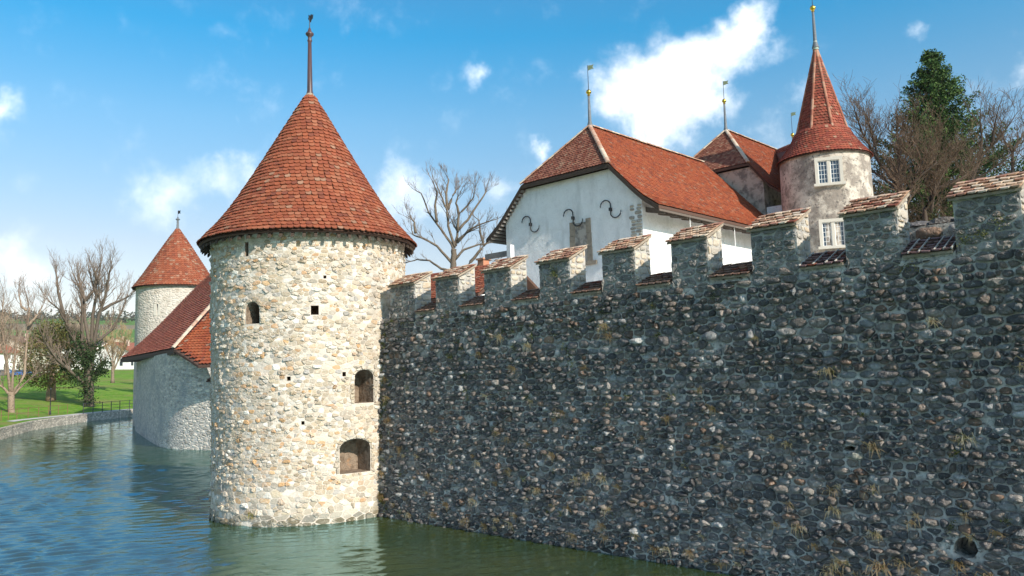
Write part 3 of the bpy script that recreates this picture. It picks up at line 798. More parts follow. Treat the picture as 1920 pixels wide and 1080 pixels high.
# ------------------------------------------------------------------ the long dark moat wall with its battlements
BAT = .18                                              # lean of the face from water to notch
def wall_v(z): return BAT * max(0, z) / 5.8
MERL = [(.45,1.62),(2.50,3.50),(4.45,5.45),(6.40,7.40),(8.33,9.27),(10.18,11.08),(12.02,12.98),(13.85,14.80),(15.66,16.66),(17.5,18.5),(19.35,20.3),(21.2,22.15)]
ZN, ZM = 5.80, 6.66                                    # lower edge of the notch tiles, of the merlon tiles
MV0, MV1 = BAT - .026, .78                              # merlon front and back
CREAM = [(.66,.47,.33),(.56,.35,.23),(.72,.58,.44),(.46,.25,.17),(.64,.51,.40),(.40,.20,.14),(.70,.53,.39)]
PURPLE = [(.20,.12,.11),(.15,.09,.09),(.24,.15,.13),(.18,.11,.11)]
DARK = [(.12,.107,.10),(.155,.135,.12),(.09,.083,.08),(.20,.17,.145),(.13,.115,.107),(.23,.205,.18),(.10,.096,.096),(.165,.13,.105)]
def dark_col(rng):
    r = rng.random()
    if r < .05: c = (.34,.33,.31)
    elif r < .09: c = (.20,.13,.09)
    elif r < .17: c = (.21,.21,.205)
    else: c = rng.choice(DARK)
    k = rng.uniform(.75, 1.75); return tuple(x*k for x in c)
HOLES = [(15.45, 1.02, .36, .34), (13.72, 2.50, .22, .09)]
def build_wall():
    rng = random.Random(23)
    root = castle_thing('moat_wall', 'long dark shaded rubble stone moat wall with tile-capped battlements', 'wall')
    U0, U1 = -1.2, 26.0
    prof = [(0,-1.5),(0,0),(BAT,5.72),(.85,6.02),(.85,-1.5)]
    mb = MB(); mb.prism([(U0, v, z) for v, z in prof], (U1 - U0, 0, 0))
    core = obj('wall', mb, M['dark_mortar'], root)
    bm = bmesh.new(); bm.from_mesh(core.data); bmesh.ops.recalc_face_normals(bm, faces=bm.faces); bm.to_mesh(core.data); bm.free()
    cut = MB()
    for u, z, w, h in HOLES:
        sh = [(-.5,-.3),(-.2,-.5),(.3,-.46),(.52,-.1),(.4,.3),(.1,.5),(-.3,.36),(-.46,.1)]
        cut.prism([(u + a*w, -.4, z + b*h) for a, b in sh], (0, .95, 0))
    cme = bpy.data.meshes.new('cut'); cme.from_pydata(cut.v, [], cut.f)
    bm = bmesh.new(); bm.from_mesh(cme); bmesh.ops.recalc_face_normals(bm, faces=bm.faces); bm.to_mesh(cme); bm.free()
    co = bpy.data.objects.new('cut', cme); COL.objects.link(co)
    co.location = W0; co.rotation_euler = (0, 0, ANG)
    md = core.modifiers.new('b', 'BOOLEAN'); md.operation = 'DIFFERENCE'; md.object = co; md.solver = 'EXACT'
    bpy.context.view_layer.update()
    nm_ = bpy.data.meshes.new_from_object(core.evaluated_get(bpy.context.evaluated_depsgraph_get()))
    core.modifiers.clear(); core.data = nm_; bpy.data.objects.remove(co)
    core.data.materials.clear(); core.data.materials.append(M['dark_mortar'])
    def rh(b): return (.07, .13) if b < 1.4 else ((.09, .165) if b < 4.2 else (.09, .19))
    def rt(b): return (1.5, 4.6) if b < 1.4 else ((.9, 2.6) if b < 4.2 else (.85, 2.6))
    items = []
    for q, cu, cb, hw, hh in voronoi_rubble(rng, -.35, 19.5, -.25, 5.70, rh, rt, .024, stretch=1.6, small=.28, cut=.14, jz=.12, drop=.05):
        if rng.random() < .012: continue
        if any(abs(cu - u) < w*.42 + hw*.55 and abs(cb - z) < h*.42 + hh*.55 for u, z, w, h in HOLES): continue
        dep = rng.uniform(.025, .07) if rng.random() > .3 else rng.uniform(.07, .13)
        vs, fs = outline_stone(rng, q, cu, cb, dep, flat=.62)
        out = [(a, wall_v(b) - d, b) for a, b, d in vs]
        c = dark_col(rng)
        if cb < .2: c = tuple(x*.6 for x in c)
        if abs(cu - 13.74) < .16 and abs(cb - 2.36) < .1: c = (.42,.41,.33)
        pc = W0 + UU*cu + VV*wall_v(cb) + Vector((0, 0, cb)); vw = CAMV - pc
        score = hw*hh/vw.length_squared * max(0, (-VV).dot(vw.normalized()))
        dx = pc.dot(_r) - 0; ry = (pc - CAMV); px = 960 + 1500*ry.dot(_r)/ry.dot(_f); py = 540 - 1500*ry.dot(_u)/ry.dot(_f)
        if not (0 < px < 1920 and py < 1080) or cb < 0: score = 0
        items.append((score, out, fs, c))
    items.sort(key=lambda i: -i[0]); rest = MB()
    for i, (s, v, f, c) in enumerate(items):
        if i < 300: mb = MB(); mb.add(v, f, c); obj('stone', mb, M['dark_stone'], core, True)
        else: rest.add(v, f, c)
    stuff(obj('small_stones', rest, M['dark_stone'], core, True))

    def cap(parent, u0, u1, z0, v0, v1, slope, rows, pal, pale, dark, white=False):
        """single tiles, laid in rows up the slope"""
        ln = math.hypot(v1 - v0, (v1 - v0)*slope); up = Vector((0, v1 - v0, (v1 - v0)*slope)).normalized()
        mm = MB(); th = .05
        mm.prism([(u0 + .01, v0 + .06, z0 + .015), (u0 + .01, v1, z0 + (v1 - v0)*slope - .005), (u0 + .01, v1, z0 + (v1-v0)*slope - .06), (u0 + .01, v0 + .06, z0 - .03)], (u1 - u0 - .02, 0, 0))
        deck = obj('tile_bed', mm, M['sandstone'], parent)
        ex = ln/rows; cnt = max(3, round((u1 - u0)/.165)); w = (u1 - u0)/cnt
        for k in range(rows):
            for i in range(cnt + k % 2):
                c = u0 + (i + .5 - .5*(k % 2))*w; ww = w
                if c - w/2 < u0 - .001: c = u0 + w/4; ww = w/2
                if c + w/2 > u1 + .001: c = u1 - w/4; ww = w/2
                P = Vector((c, v0, z0)) + up*(ex*k + rng.uniform(-.015, .015)); n = Vector((1,0,0)).cross(up)
                vs, fs = tile_geo(P + n*rng.uniform(0, .012), Vector((1, 0, 0)), -up, n, ww*.95, ex*1.4, th=.026, lift=.04, arc=3, tilt=rng.uniform(-.07, .07))
                mb = MB(); mb.add(vs, fs, tile_col(rng, pal, pale, dark)); obj('tile', mb, M['tile'], parent)
        if white:                                       # white mortar fillets between some tiles
            for i in white:
                cu = u0 + (u1 - u0)*i; n = Vector((1,0,0)).cross(up)
                mb = MB(); a = Vector((cu, v0 + .01, z0 + .03)); b = a + up*(ln*.96); xx = Vector((.010, 0, 0))
                mb.prism([a - xx, a + xx, a + xx + n*.03, a - xx + n*.03], b - a); obj('mortar_fillet', mb, M['merlon_mortar'], parent)
    slope = .50
    for i, (a, b) in enumerate(MERL):
        mroot = None
        zt = lambda v: ZM + (v - MV0 + .10)*slope - .06
        # core of the merlon: a prism with a sloping top
        mb = MB(); mb.prism([(a + .015, MV0 + .03, ZN - .25), (a + .015, MV1, ZN - .25), (a + .015, MV1, zt(MV1)), (a + .015, MV0 + .03, zt(MV0 + .03))], (b - a - .03, 0, 0))
        mer = obj('merlon', mb, M['dark_mortar'] , root)
        pw = W0 + UU*a; 
        visible = i < 9
        if visible:
            # front face, right-hand flank and left-hand flank
            for q, ca, cb, hw, hh in voronoi_rubble(rng, a + .01, b - .01, ZN - .14, zt(MV0) - .01, lambda z: (.10, .19), lambda z: (1.1, 2.8), .022, stretch=1.6, small=.2, cut=.14):
                vs, fs = outline_stone(rng, q, ca, cb, rng.uniform(.02, .05), flat=.6)
                c = dark_col(rng); c = mixc(c, (.34,.315,.28), .42)
                mb = MB(); mb.add([(x, MV0 + .03 - d, z) for x, z, d in vs], fs, c); obj('stone', mb, M['dark_stone'], mer)
            for q in rubble(rng, MV0 + .02, MV1, ZN - .10, ZM + .36, (.12, .2), (.9, 2.2), .025, skip=0, wob=.02):
                cv = sum(p[0] for p in q)/4; top = max(p[1] for p in q)
                if top > zt(cv) - .02:
                    q = [(x, min(z, zt(x) - .02)) for x, z in q]
                    if max(p[1] for p in q) - min(p[1] for p in q) < .05: continue
                vs, fs = stone_geo(rng, q, rng.uniform(.015, .04), rng.uniform(2.8, 4.5))
                c = rng.choice([(.50,.46,.41),(.42,.39,.35),(.56,.50,.42),(.36,.34,.32),(.52,.43,.33)])
                mb = MB(); mb.add([(b - .015 + d, x, z) for x, z, d in vs], fs, c); obj('stone', mb, M['pale_stone'], mer)
            # the flank stones above carry the sunlight in their paler colours
            cap(mer, a - .05, b + .04, ZM, MV0 - .10, MV1 + .04, slope, 5, CREAM, .14, .04)
        else:
            cap(mer, a - .05, b + .04, ZM, MV0 - .10, MV1 + .04, slope, 3, CREAM, .14, .04)
        # the notch to the right of this merlon
        if i < len(MERL) - 1:
            nb = MERL[i + 1][0]
            mb = MB(); zz = lambda v: ZN + (v - BAT + .10)*slope*.9 - .06
            mb.prism([(b + .0, BAT + .012, ZN - .25), (b, .84, ZN - .25), (b, .84, zz(.84)), (b, BAT + .012, zz(BAT + .012))], (nb - b, 0, 0))
            sill = obj('notch_sill', mb, M['dark_mortar'], root)
            if i < 9:
                cap(sill, b + .02, nb - .03, ZN, BAT - .10, .80, slope*.9, 5 if visible else 3, PURPLE if i > 5 else [(.24,.15,.11),(.18,.115,.09),(.28,.18,.13)], .03, .06,
                    white=((.02, .34, .62, .84) if i == 6 else (.15, .36, .66, .84, .99)) if i in (6, 7) else False)
    return root
build_wall()

# ------------------------------------------------------------------ buildings inside the walls
def V3(u, v, z): return Vector((u, v, z))
def shell(mb, pts, thick):
    """roof slab from a quad/strip of points: list of (left,right) pairs from eave to top, thickness downwards"""
    n = len(pts); vs = []; fs = []
    for l, r in pts: vs += [tuple(l), tuple(r), tuple(l - Vector((0, 0, thick))), tuple(r - Vector((0, 0, thick)))]
    for i in range(n - 1):
        a = 4*i; b = 4*(i + 1)
        fs += [(a, a+1, b+1, b), (a+2, b+2, b+3, a+3), (a, b, b+2, a+2), (a+1, a+3, b+3, b+1)]
    fs += [(0, 2, 3, 1), (4*(n-1), 4*(n-1)+1, 4*(n-1)+3, 4*(n-1)+2)]
    mb.add(vs, fs)
def ridge_row(root, a, b, r, m, rng, step=.34, name='ridge_tile', pal=((.52,.42,.32),(.45,.30,.22),(.56,.46,.36),(.40,.22,.15))):
    """half-round ridge tiles laid one after the other"""
    d = b - a; n = max(2, int(d.length/step)); dn = d.normalized()
    sd = dn.cross(Vector((0, 0, 1))).normalized(); up = sd.cross(dn)
    for k in range(n):
        p0 = a + d*(k/n) - dn*.03; p1 = a + d*((k + 1)/n) + dn*.02
        vs = []; fs = []
        for p, rr in ((p0, r), (p1, r*.88)):
            for j in range(7):
                t = math.pi*j/6; vs.append(tuple(p + sd*rr*math.cos(t) + up*rr*math.sin(t)*.8))
        for j in range(6): fs.append((j, j+1, 8+j, 7+j))
        fs.append(tuple(range(7)))
        mb = MB(); mb.add(vs, fs, rng.choice(pal)); obj(name, mb, m, root)
def half_hip_house(root, rng, um, halfprof, v_verge, v_apex, v_end, roofm=M['tile'], left_tiles=True, tw=.17, rows_len=.155, pal=RED, hip_pal=None):
    """gabled house on the castle grid, ridge along v; the gable's top is cut off by a small hip.
    halfprof: [(dist from ridge, z)] from ridge to eave; second entry = foot of the hip"""
    (h0, zr), (hw, zh) = halfprof[0], halfprof[1]
    roof = None
    mb = MB()
    fl, Ltot = profile_pts([V3(d, 0, z) for d, z in reversed(halfprof)], 0)
    t_hip = 1 - math.hypot(hw - h0, zr - zh)/Ltot
    def edge(side, t):
        p = fl(t); v = v_verge if t <= t_hip else lerp(v_verge, v_apex, (t - t_hip)/(1 - t_hip))
        return V3(um + side*p.x, v, p.z), V3(um + side*p.x, v_end, p.z)
    K = 24
    ts = sorted(set([i/K for i in range(K + 1)] + [t_hip]))
    for side in (1, -1):
        pts = [edge(side, t) for t in ts]
        pts = [(l, r) if side > 0 else (r, l) for l, r in pts]
        shell(mb, [(l - Vector((0,0,.05)), r - Vector((0,0,.05))) for l, r in pts], .11)
    hl, hr, ap = V3(um - hw, v_verge, zh), V3(um + hw, v_verge, zh), V3(um, v_apex, zr)
    dz = Vector((0, 0, -.05)); dd = Vector((0, 0, -.16))
    mb.add([tuple(hl + dz), tuple(hr + dz), tuple(ap + dz), tuple(hl + dd), tuple(hr + dd), tuple(ap + dd)], [(0,1,2),(5,4,3),(0,3,4,1)])
    roof = obj('roof', mb, M['tile_under'], root)
    tl = MB(); nrow = int(Ltot/rows_len)
    tile_slope(tl, lambda t: edge(1, t)[0], lambda t: edge(1, t)[1], nrow, tw, rng, pal=pal, pale=.03, dark=.1)
    if left_tiles: tile_slope(tl, lambda t: edge(-1, t)[1], lambda t: edge(-1, t)[0], nrow, tw*1.5, rng, pal=pal)
    hp = hip_pal or pal
    hlen = (ap - (hl + hr)/2).length
    tile_slope(tl, lambda t: hl.lerp(ap, t), lambda t: hr.lerp(ap, t), int(hlen/rows_len), tw, rng, pal=hp, pale=.08, dark=.22)
    stuff(obj('roof_tiles', tl, roofm, roof))
    up = Vector((0, 0, .03))
    ridge_row(roof, ap + up, V3(um, v_end, zr) + up, .13, roofm, rng)
    ridge_row(roof, hr + up, ap + up, .12, roofm, rng); ridge_row(roof, hl + up, ap + up, .12, roofm, rng)
    return roof, edge, t_hip

ORANGE = [(.37,.088,.034),(.34,.08,.033),(.39,.10,.038),(.31,.07,.031),(.36,.096,.040),(.40,.115,.048)]
SPIRE = [(.33,.075,.045),(.29,.065,.04),(.36,.09,.05),(.26,.058,.038),(.34,.10,.06)]
HIPRED = [(.30,.115,.075),(.36,.16,.10),(.24,.09,.06),(.33,.13,.08)]
def build_white_house():
    rng = random.Random(31)
    root = castle_thing('white_house', 'white plastered granary with orange tiled half-hip roof and iron S anchors', 'house')
    um = -4.0; prof = [(0,15.9),(2.65,13.15),(3.9,11.86),(4.4,11.40),(5.17,10.86)]
    roof, edge, th = half_hip_house(root, rng, um, prof, 13.7, 15.92, 26.55, pal=ORANGE, hip_pal=HIPRED, left_tiles=False)
    # walls: one solid with the gable shape, front face on v=14
    ul, ur = -8.04, .13
    gz = lambda d: poly([(0, 15.5), (2.65, 12.98), (3.9, 11.66), (4.4, 11.2), (5.2, 10.6)], abs(d)) - .02
    outline = [(ul, 2.3), (ur, 2.3), (ur, gz(ur - um)), (um + 3.3, gz(3.3)), (um + 2.6, 12.95), (um - 2.6, 12.95), (um - 3.3, gz(3.3)), (ul, gz(ul - um))]
    mb = MB(); mb.prism([(u, 14.0, z) for u, z in outline], (0, 12.5, 0)); obj('wall', mb, M['plaster'], root)
    # verge boards on the gable and under the hip
    for s in (1, -1):
        mb = MB(); pts = [edge(s, t)[0] for t in [th*k/10 for k in range(11)]]
        for a, b in zip(pts, pts[1:]):
            mb.add([tuple(a + Vector((0,-.012,-.06))), tuple(b + Vector((0,-.012,-.06))), tuple(b + Vector((0,-.012,-.27))), tuple(a + Vector((0,-.012,-.27))),
                    tuple(a + Vector((0,.03,-.06))), tuple(b + Vector((0,.03,-.06))), tuple(b + Vector((0,.03,-.27))), tuple(a + Vector((0,.03,-.27)))],
                   [(0,1,2,3),(7,6,5,4),(0,4,5,1),(3,2,6,7)])
        obj('verge_board', mb, M['wood_dark'], root)
    mb = MB(); mb.box((um - 2.62, 13.69, 12.93), (um + 2.62, 13.74, 13.09)); obj('hip_board', mb, M['wood_dark'], root)
    # battens seen under the left-hand overhang
    for k in range(15):
        t = .015 + (th - .03)*k/14; p = edge(-1, t)[0]
        mb = MB(); mb.box((p.x - .05, 13.74, p.z - .29), (p.x + .07, 16.5, p.z - .17)); obj('batten', mb, M['wood_grey'], root)
    # tail beams and fascia under the long right-hand eave
    for k in range(13):
        v = 14.35 + k*.95
        mb = MB(); mb.prism([(.10, v - .09, 10.98), (.10, v + .09, 10.98), (.10, v + .09, 10.76), (.10, v - .09, 10.76)], (.92, 0, -.22)); obj('tail_beam', mb, M['wood_brown'], root)
    mb = MB(); mb.box((1.10, 13.72, 10.60), (1.15, 26.5, 10.79)); obj('fascia', mb, M['wood_brown'], root)
    for v in (16.4, 20.4):
        mb = MB(); mb.tube([(1.0, v, 10.65), (1.0, v, 6.5)], [.018, .018], 6); obj('cable', mb, M['white_paint'], root)
    # S-shaped wall anchors
    for (cu, cz) in ((-6.32, 11.18), (-3.66, 11.08), (-1.50, 11.13)):
        pts = []; R = .29
        for k in range(11):
            a = math.radians(185 - 165*k/10); pts.append((cu - R*.92 + R*math.cos(a), 13.93, cz + .14 + R*math.sin(a)*.95))
        pts.append((cu + .02, 13.93, cz - .02))
        for k in range(11):
            a = math.radians(200 + 165*k/10); pts.append((cu + R*.96 + R*math.cos(a), 13.93, cz - .16 + R*math.sin(a)*.95))
        mb = MB(); mb.tube(pts, [.010] + [.027]*(len(pts) - 2) + [.010], 6); obj('wall_anchor', mb, M['iron'], root, True)
        mb = MB(); mb.box((cu - .045, 13.86, cz - .1), (cu + .055, 14.02, cz + .04)); obj('anchor_bolt', mb, M['iron'], root)
    # walled-up opening with stone jambs
    d = thing_part(root, 'blocked_doorway', lambda mb: mb.box((-3.62, 13.975, 8.95), (-2.92, 14.01, 10.78)), M['plaster_rough'])
    for (a, b, z0, z1, w) in ((-3.92,-3.62,8.9,10.2,0),(-3.90,-3.60,10.21,10.86,0),(-2.92,-2.64,8.95,9.6,0),(-2.91,-2.66,9.61,10.25,0),(-2.94,-2.68,10.26,10.92,0)):
        thing_part(d, 'jamb_stone', lambda mb: mb.box((a, 13.955, z0), (b, 14.02, z1)), M['sandstone'])
    thing_part(d, 'sill_stone', lambda mb: mb.box((-4.0, 13.92, 8.78), (-2.4, 14.02, 8.95)), M['sandstone'])
    # bare quoin stones at the right corner where the plaster has come off
    z = 8.7
    while z < 11.0:
        h = rng.uniform(.12, .22)
        for off in (0, rng.uniform(.3, .42)):
            w = rng.uniform(.22, .40)
            q = [(.12 - off - w, z + .01), (.12 - off, z), (.12 - off, z + h - .02), (.12 - off - w, z + h - .01)]
            if off and rng.random() < .45: continue
            vs, fs = stone_geo(rng, q, .05, 3)
            mb = MB(); mb.add([(a, 14.0 - dd, b) for a, b, dd in vs], fs, rng.choice([(.42,.40,.36),(.5,.46,.4),(.33,.32,.3)])); obj('quoin_stone', mb, M['pale_stone'], root, True)
        z += h
    p = finial(root, um, 15.95, 15.95, 17.45, .085, .055, M['lead'], 19.0, ball=.13)
    flag(p, um, 15.95, 18.86, .34, .26, M['flag_metal'], (1, .15))
def build_stone_house():
    rng = random.Random(37)
    root = castle_thing('stone_house', 'brown rough plastered stone house with steep half-hip roof behind the white house', 'house')
    um = -3.8; prof = [(0,18.32),(2.6,15.35),(3.15,14.62),(3.75,13.92),(4.3,13.50),(5.05,13.25)]
    half_hip_house(root, rng, um, prof, 26.6, 29.15, 40.0, pal=ORANGE, hip_pal=HIPRED, left_tiles=False)
    gz = lambda d: poly([(0, 18), (2.6, 15.2), (3.15, 14.45), (3.75, 13.72), (4.3, 13.3), (5.05, 13)], abs(d)) - .05
    ul, ur = um - 3.35, um + 3.35
    out = [(ul, 2.3), (ur, 2.3), (ur, gz(3.35)), (um + 2.6, gz(2.62)), (um - 2.6, gz(2.62)), (ul, gz(3.35))]
    mb = MB(); mb.prism([(u, 26.75, z) for u, z in out], (0, 13, 0)); obj('wall', mb, M['plaster_rough'], root)
    p = finial(root, um, 29.15, 18.35, 20.0, .085, .055, M['lead'], 21.45, ball=.13)
    flag(p, um, 29.15, 21.3, .34, .26, M['flag_metal'], (1, .15))
    p = finial(root, um, 38.6, 18.3, 19.75, .085, .055, M['lead'], 21.5, ball=.13)
    flag(p, um, 38.6, 21.4, .34, .26, M['flag_metal'], (1, .15))
    # side wall between house and turret, the sun on it put into its white
    mb = MB(); mb.box((-.42, 26.9, 2.3), (.75, 29.5, 12.7)); obj('side_wall', mb, M['plaster'], root)

TU = Vector((2.91, 26.92)); TUR = 2.22
def build_turret():
    rng = random.Random(41)
    root = castle_thing('stair_turret', 'round stair turret with pointed red tiled spire and leaded windows', 'turret')
    cu, cv = TU
    mb = MB(); mb.lathe([(TUR + .12, 2.3), (TUR + .06, 9), (TUR, 14.72)], 72, c=(cu, cv)); obj('wall', mb, M['plaster_turret'], root, True)
    # roof: bell-shaped round skirt and an eight-sided spire
    sk = [(TUR + .15, 14.60), (TUR - .06, 14.88), (TUR - .35, 15.25), (TUR - .65, 15.72), (TUR - .86, 16.15)]
    deck = MB(); deck.lathe([(r - .03, z - .04) for r, z in sk], 48, c=(cu, cv)); deck.lathe([(TUR - .1, 14.64), (TUR + .12, 14.54)], 48, c=(cu, cv))
    SPB, SPT, RB = 16.0, 20.95, 1.34
    deck.lathe([(RB, SPB), (.06, SPT)], 8, c=(cu, cv))
    roof = obj('roof', deck, M['tile_under'], root)
    f, L = profile_pts([V3(r, 0, z) for r, z in sk], 0); tl = MB()
    nr = int(L/.15)
    for k in range(nr):
        a, b = f(k/nr), f((k+1)/nr); upv = b - a; cnt = round(2*math.pi*a.x/.17); w = 2*math.pi*a.x/cnt
        for i in range(cnt):
            t = 2*math.pi*(i + .5*(k % 2))/cnt; rad = V3(math.cos(t), math.sin(t), 0); x = V3(-math.sin(t), math.cos(t), 0)
            up = (rad*upv.x + V3(0, 0, upv.z)).normalized(); n = x.cross(up)
            P = V3(cu, cv, a.z) + rad*a.x + up*rng.uniform(-.012, .012)
            vs, fs = tile_geo(P, x, -up, n, w*.96, upv.length*1.5, lift=.035, arc=1, tilt=rng.uniform(-.05, .05)); tl.add(vs, fs, tile_col(rng, SPIRE, .03, .14))
    PH = math.pi/8
    for k in range(8):
        a0, a1 = 2*math.pi*k/8, 2*math.pi*(k+1)/8
        ctr = V3(cu, cv, 0)
        l0 = ctr + V3(RB*math.cos(a0), RB*math.sin(a0), SPB); r0 = ctr + V3(RB*math.cos(a1), RB*math.sin(a1), SPB); tp = ctr + V3(0, 0, SPT + .05)
        tile_slope(tl, lambda t: l0.lerp(tp, t*.985), lambda t: r0.lerp(tp, t*.985), 31, .17, rng, arc=1, pal=SPIRE, pale=.03, dark=.18, lift=.045)
        ridge_row(roof, l0 + (l0 - ctr - V3(0,0,SPB)).normalized()*.03, l0.lerp(tp, .975), .075, M['tile'], rng, step=.3, name='hip_tile', pal=((.36,.17,.11),(.30,.11,.07),(.40,.23,.16)))
    stuff(obj('roof_tiles', tl, M['tile'], roof))
    # connecting roof between the turret and the stone house
    cm = MB(); A, B, Cc, D = V3(.3, 27.9, 13.95), V3(1.15, 26.2, 14.6), V3(1.8, 28.4, 16.55), V3(-3.65, 35.4, 18.2)
    cm.add([tuple(A), tuple(B), tuple(Cc), tuple(D), tuple(A - V3(0,0,.12)), tuple(B - V3(0,0,.12)), tuple(Cc - V3(0,0,.12)), tuple(D - V3(0,0,.12))], [(0,1,2,3),(7,6,5,4),(0,4,5,1)])
    cr = obj('connecting_roof', cm, M['tile_under'], root); tl = MB()
    u3 = V3(0, 0, .02)
    tile_slope(tl, lambda t: (A + u3).lerp(D + u3, t), lambda t: (B + u3).lerp(Cc + u3, t), 20, .17, rng, pal=HIPRED, pale=.05, dark=.2)
    stuff(obj('roof_tiles', tl, M['tile'], cr))
    # windows: stone frame, mullion, leaded lights
    def window(px_az, z0, z1, half):
        d = V3(math.sin(px_az), -math.cos(px_az), 0); t = V3(math.cos(px_az), math.sin(px_az), 0); R = TUR + .02
        def fb(a0, a1, b0, b1, r0, r1):
            mb = MB(); q = [(a0, b0), (a1, b0), (a1, b1), (a0, b1)]
            lo = [V3(cu, cv, 0) + d*r0 + t*a + V3(0, 0, b) for a, b in q]
            mb.prism(lo, d*(r1 - r0)); return mb
        base = obj('window', fb(-half, half, z0, z1, R - .5, R + .0), M['glass'], root)
        for (a0, a1, b0, b1, nm_) in ((-half - .15, -half, z0, z1, 'jamb'), (half, half + .15, z0, z1, 'jamb'), (-half - .15, half + .15, z1, z1 + .16, 'lintel'), (-.07, .07, z0, z1, 'mullion')):
            obj(nm_, fb(a0, a1, b0, b1, R - .5, R + .11 - (.03 if nm_ == 'mullion' else 0)), M['limestone'], base)
        obj('sill', fb(-half - .24, half + .24, z0 - .13, z0, R - .5, R + .17), M['limestone'], base)
        for s in (-1, 1):
            a0, a1 = (.07, half) if s > 0 else (-half, -.07)
            fr = MB()
            for (x0, x1, y0, y1) in ((a0, a0 + .035, z0, z1), (a1 - .035, a1, z0, z1), (a0 + .035, a1 - .035, z0, z0 + .035), (a0 + .035, a1 - .035, z1 - .035, z1)):
                m2 = fb(x0, x1, y0, y1, R - .02, R + .035); fr.add(m2.v, m2.f)
            obj('casement', fr, M['white_paint'], base)
            gm = MB()
            for k in range(1, 3):
                x = lerp(a0, a1, k/3); m2 = fb(x - .008, x + .008, z0 + .035, z1 - .035, R - .01, R + .018); gm.add(m2.v, m2.f)
            for k in range(1, 5):
                z = lerp(z0, z1, k/5); m2 = fb(a0 + .035, a1 - .035, z - .008, z + .008, R - .0105, R + .0175); gm.add(m2.v, m2.f)
            obj('glazing_bars', gm, M['white_paint'], base)
    WAZ = math.radians(-10) + 0
    # castle-grid azimuth of the windows: they look towards the camera side of the yard
    cp = W0 + UU*cu + VV*cv; toc = (Vector((0, 0, 0)) - cp); a_loc = math.atan2(toc.dot(UU), -toc.dot(VV))
    window(a_loc + math.radians(5), 12.95, 14.1, .50)
    window(a_loc + math.radians(5), 9.78, 10.98, .50)
    p = finial(root, cu, cv, 20.95, 22.85, .10, .06, M['lead'], 24.4, ball=.15)
    thing_part(p, 'copper_cap', lambda mb: mb.lathe([(.17, 20.72), (.14, 20.9), (.10, 21.2)], 12, c=(cu, cv)), M['patina'], True)

build_white_house(); build_stone_house(); build_turret()
for o in COL.objects:
    if o.name.startswith(('merlon', 'notch_sill')): o.data.materials[0] = M['merlon_mortar'] if o.name.startswith('merlon') else M['dark_mortar']

def build_outbuilding():
    rng = random.Random(43)
    root = castle_thing('outbuilding', 'low red-tiled outbuilding with white wall showing between the leftmost merlons', 'outbuilding')
    mb = MB(); mb.box((-8.7, 5.6, 2.3), (-1.4, 8.6, 6.9)); obj('wall', mb, M['plaster'], root)
    A, B, C_, D = V3(-9.0, 5.2, 6.85), V3(-1.0, 5.2, 6.85), V3(-1.0, 7.1, 8.15), V3(-9.0, 7.1, 8.15)
    mb = MB(); shell(mb, [(A, B), (D, C_)], .12); shell(mb, [(V3(-1.0, 9, 6.85), V3(-9.0, 9, 6.85)), (C_, D)], .12)
    roof = obj('roof', mb, M['tile_under'], root); tl = MB(); e = V3(0, 0, .03)
    tile_slope(tl, lambda t: (A + e).lerp(D + e, t), lambda t: (B + e).lerp(C_ + e, t), 15, .17, rng)
    stuff(obj('roof_tiles', tl, M['tile'], roof))
def build_chimney():
    root = castle_thing('chimney', 'tapered terracotta chimney standing in front of the gnarled bare tree', 'chimney')
    cu, cv = -8.9, 13.2
    mb = MB(); mb.add([(cu-.34,cv-.34,6.9),(cu+.34,cv-.34,6.9),(cu+.34,cv+.34,6.9),(cu-.34,cv+.34,6.9),(cu-.2,cv-.2,9.65),(cu+.2,cv-.2,9.65),(cu+.2,cv+.2,9.65),(cu-.2,cv+.2,9.65)],
                      [(0,1,5,4),(1,2,6,5),(2,3,7,6),(3,0,4,7),(4,5,6,7)], (.45,.2,.12))
    obj('stack', mb, M['tile'], root)
    mb = MB(); mb.box((cu-.27,cv-.27,9.652),(cu+.27,cv+.27,9.74), (.5,.25,.15)); obj('cap', mb, M['tile'], root)
    mb = MB(); mb.box((cu-.6,cv-.5,2.3),(cu+.6,cv+.5,6.9),(.5,.45,.4)); obj('base', mb, M['plaster'], root)
build_outbuilding(); build_chimney()

def build_post():
    root = castle_thing('white_post', 'square white post carrying a grey wooden beam by the white gable', 'post')
    p = Vector((-.02, 33.0, 0)) - W0; u, v = p.dot(UU), p.dot(VV)
    mb = MB(); mb.box((u - .11, v - .11, 2.4), (u + .11, v + .11, 9.32)); obj('shaft', mb, M['white_paint'], root)
    mb = MB(); mb.box((u - 1.45, v - .075, 8.88), (u - .112, v + .075, 9.10)); obj('beam', mb, M['wood_grey'], root)
build_post()

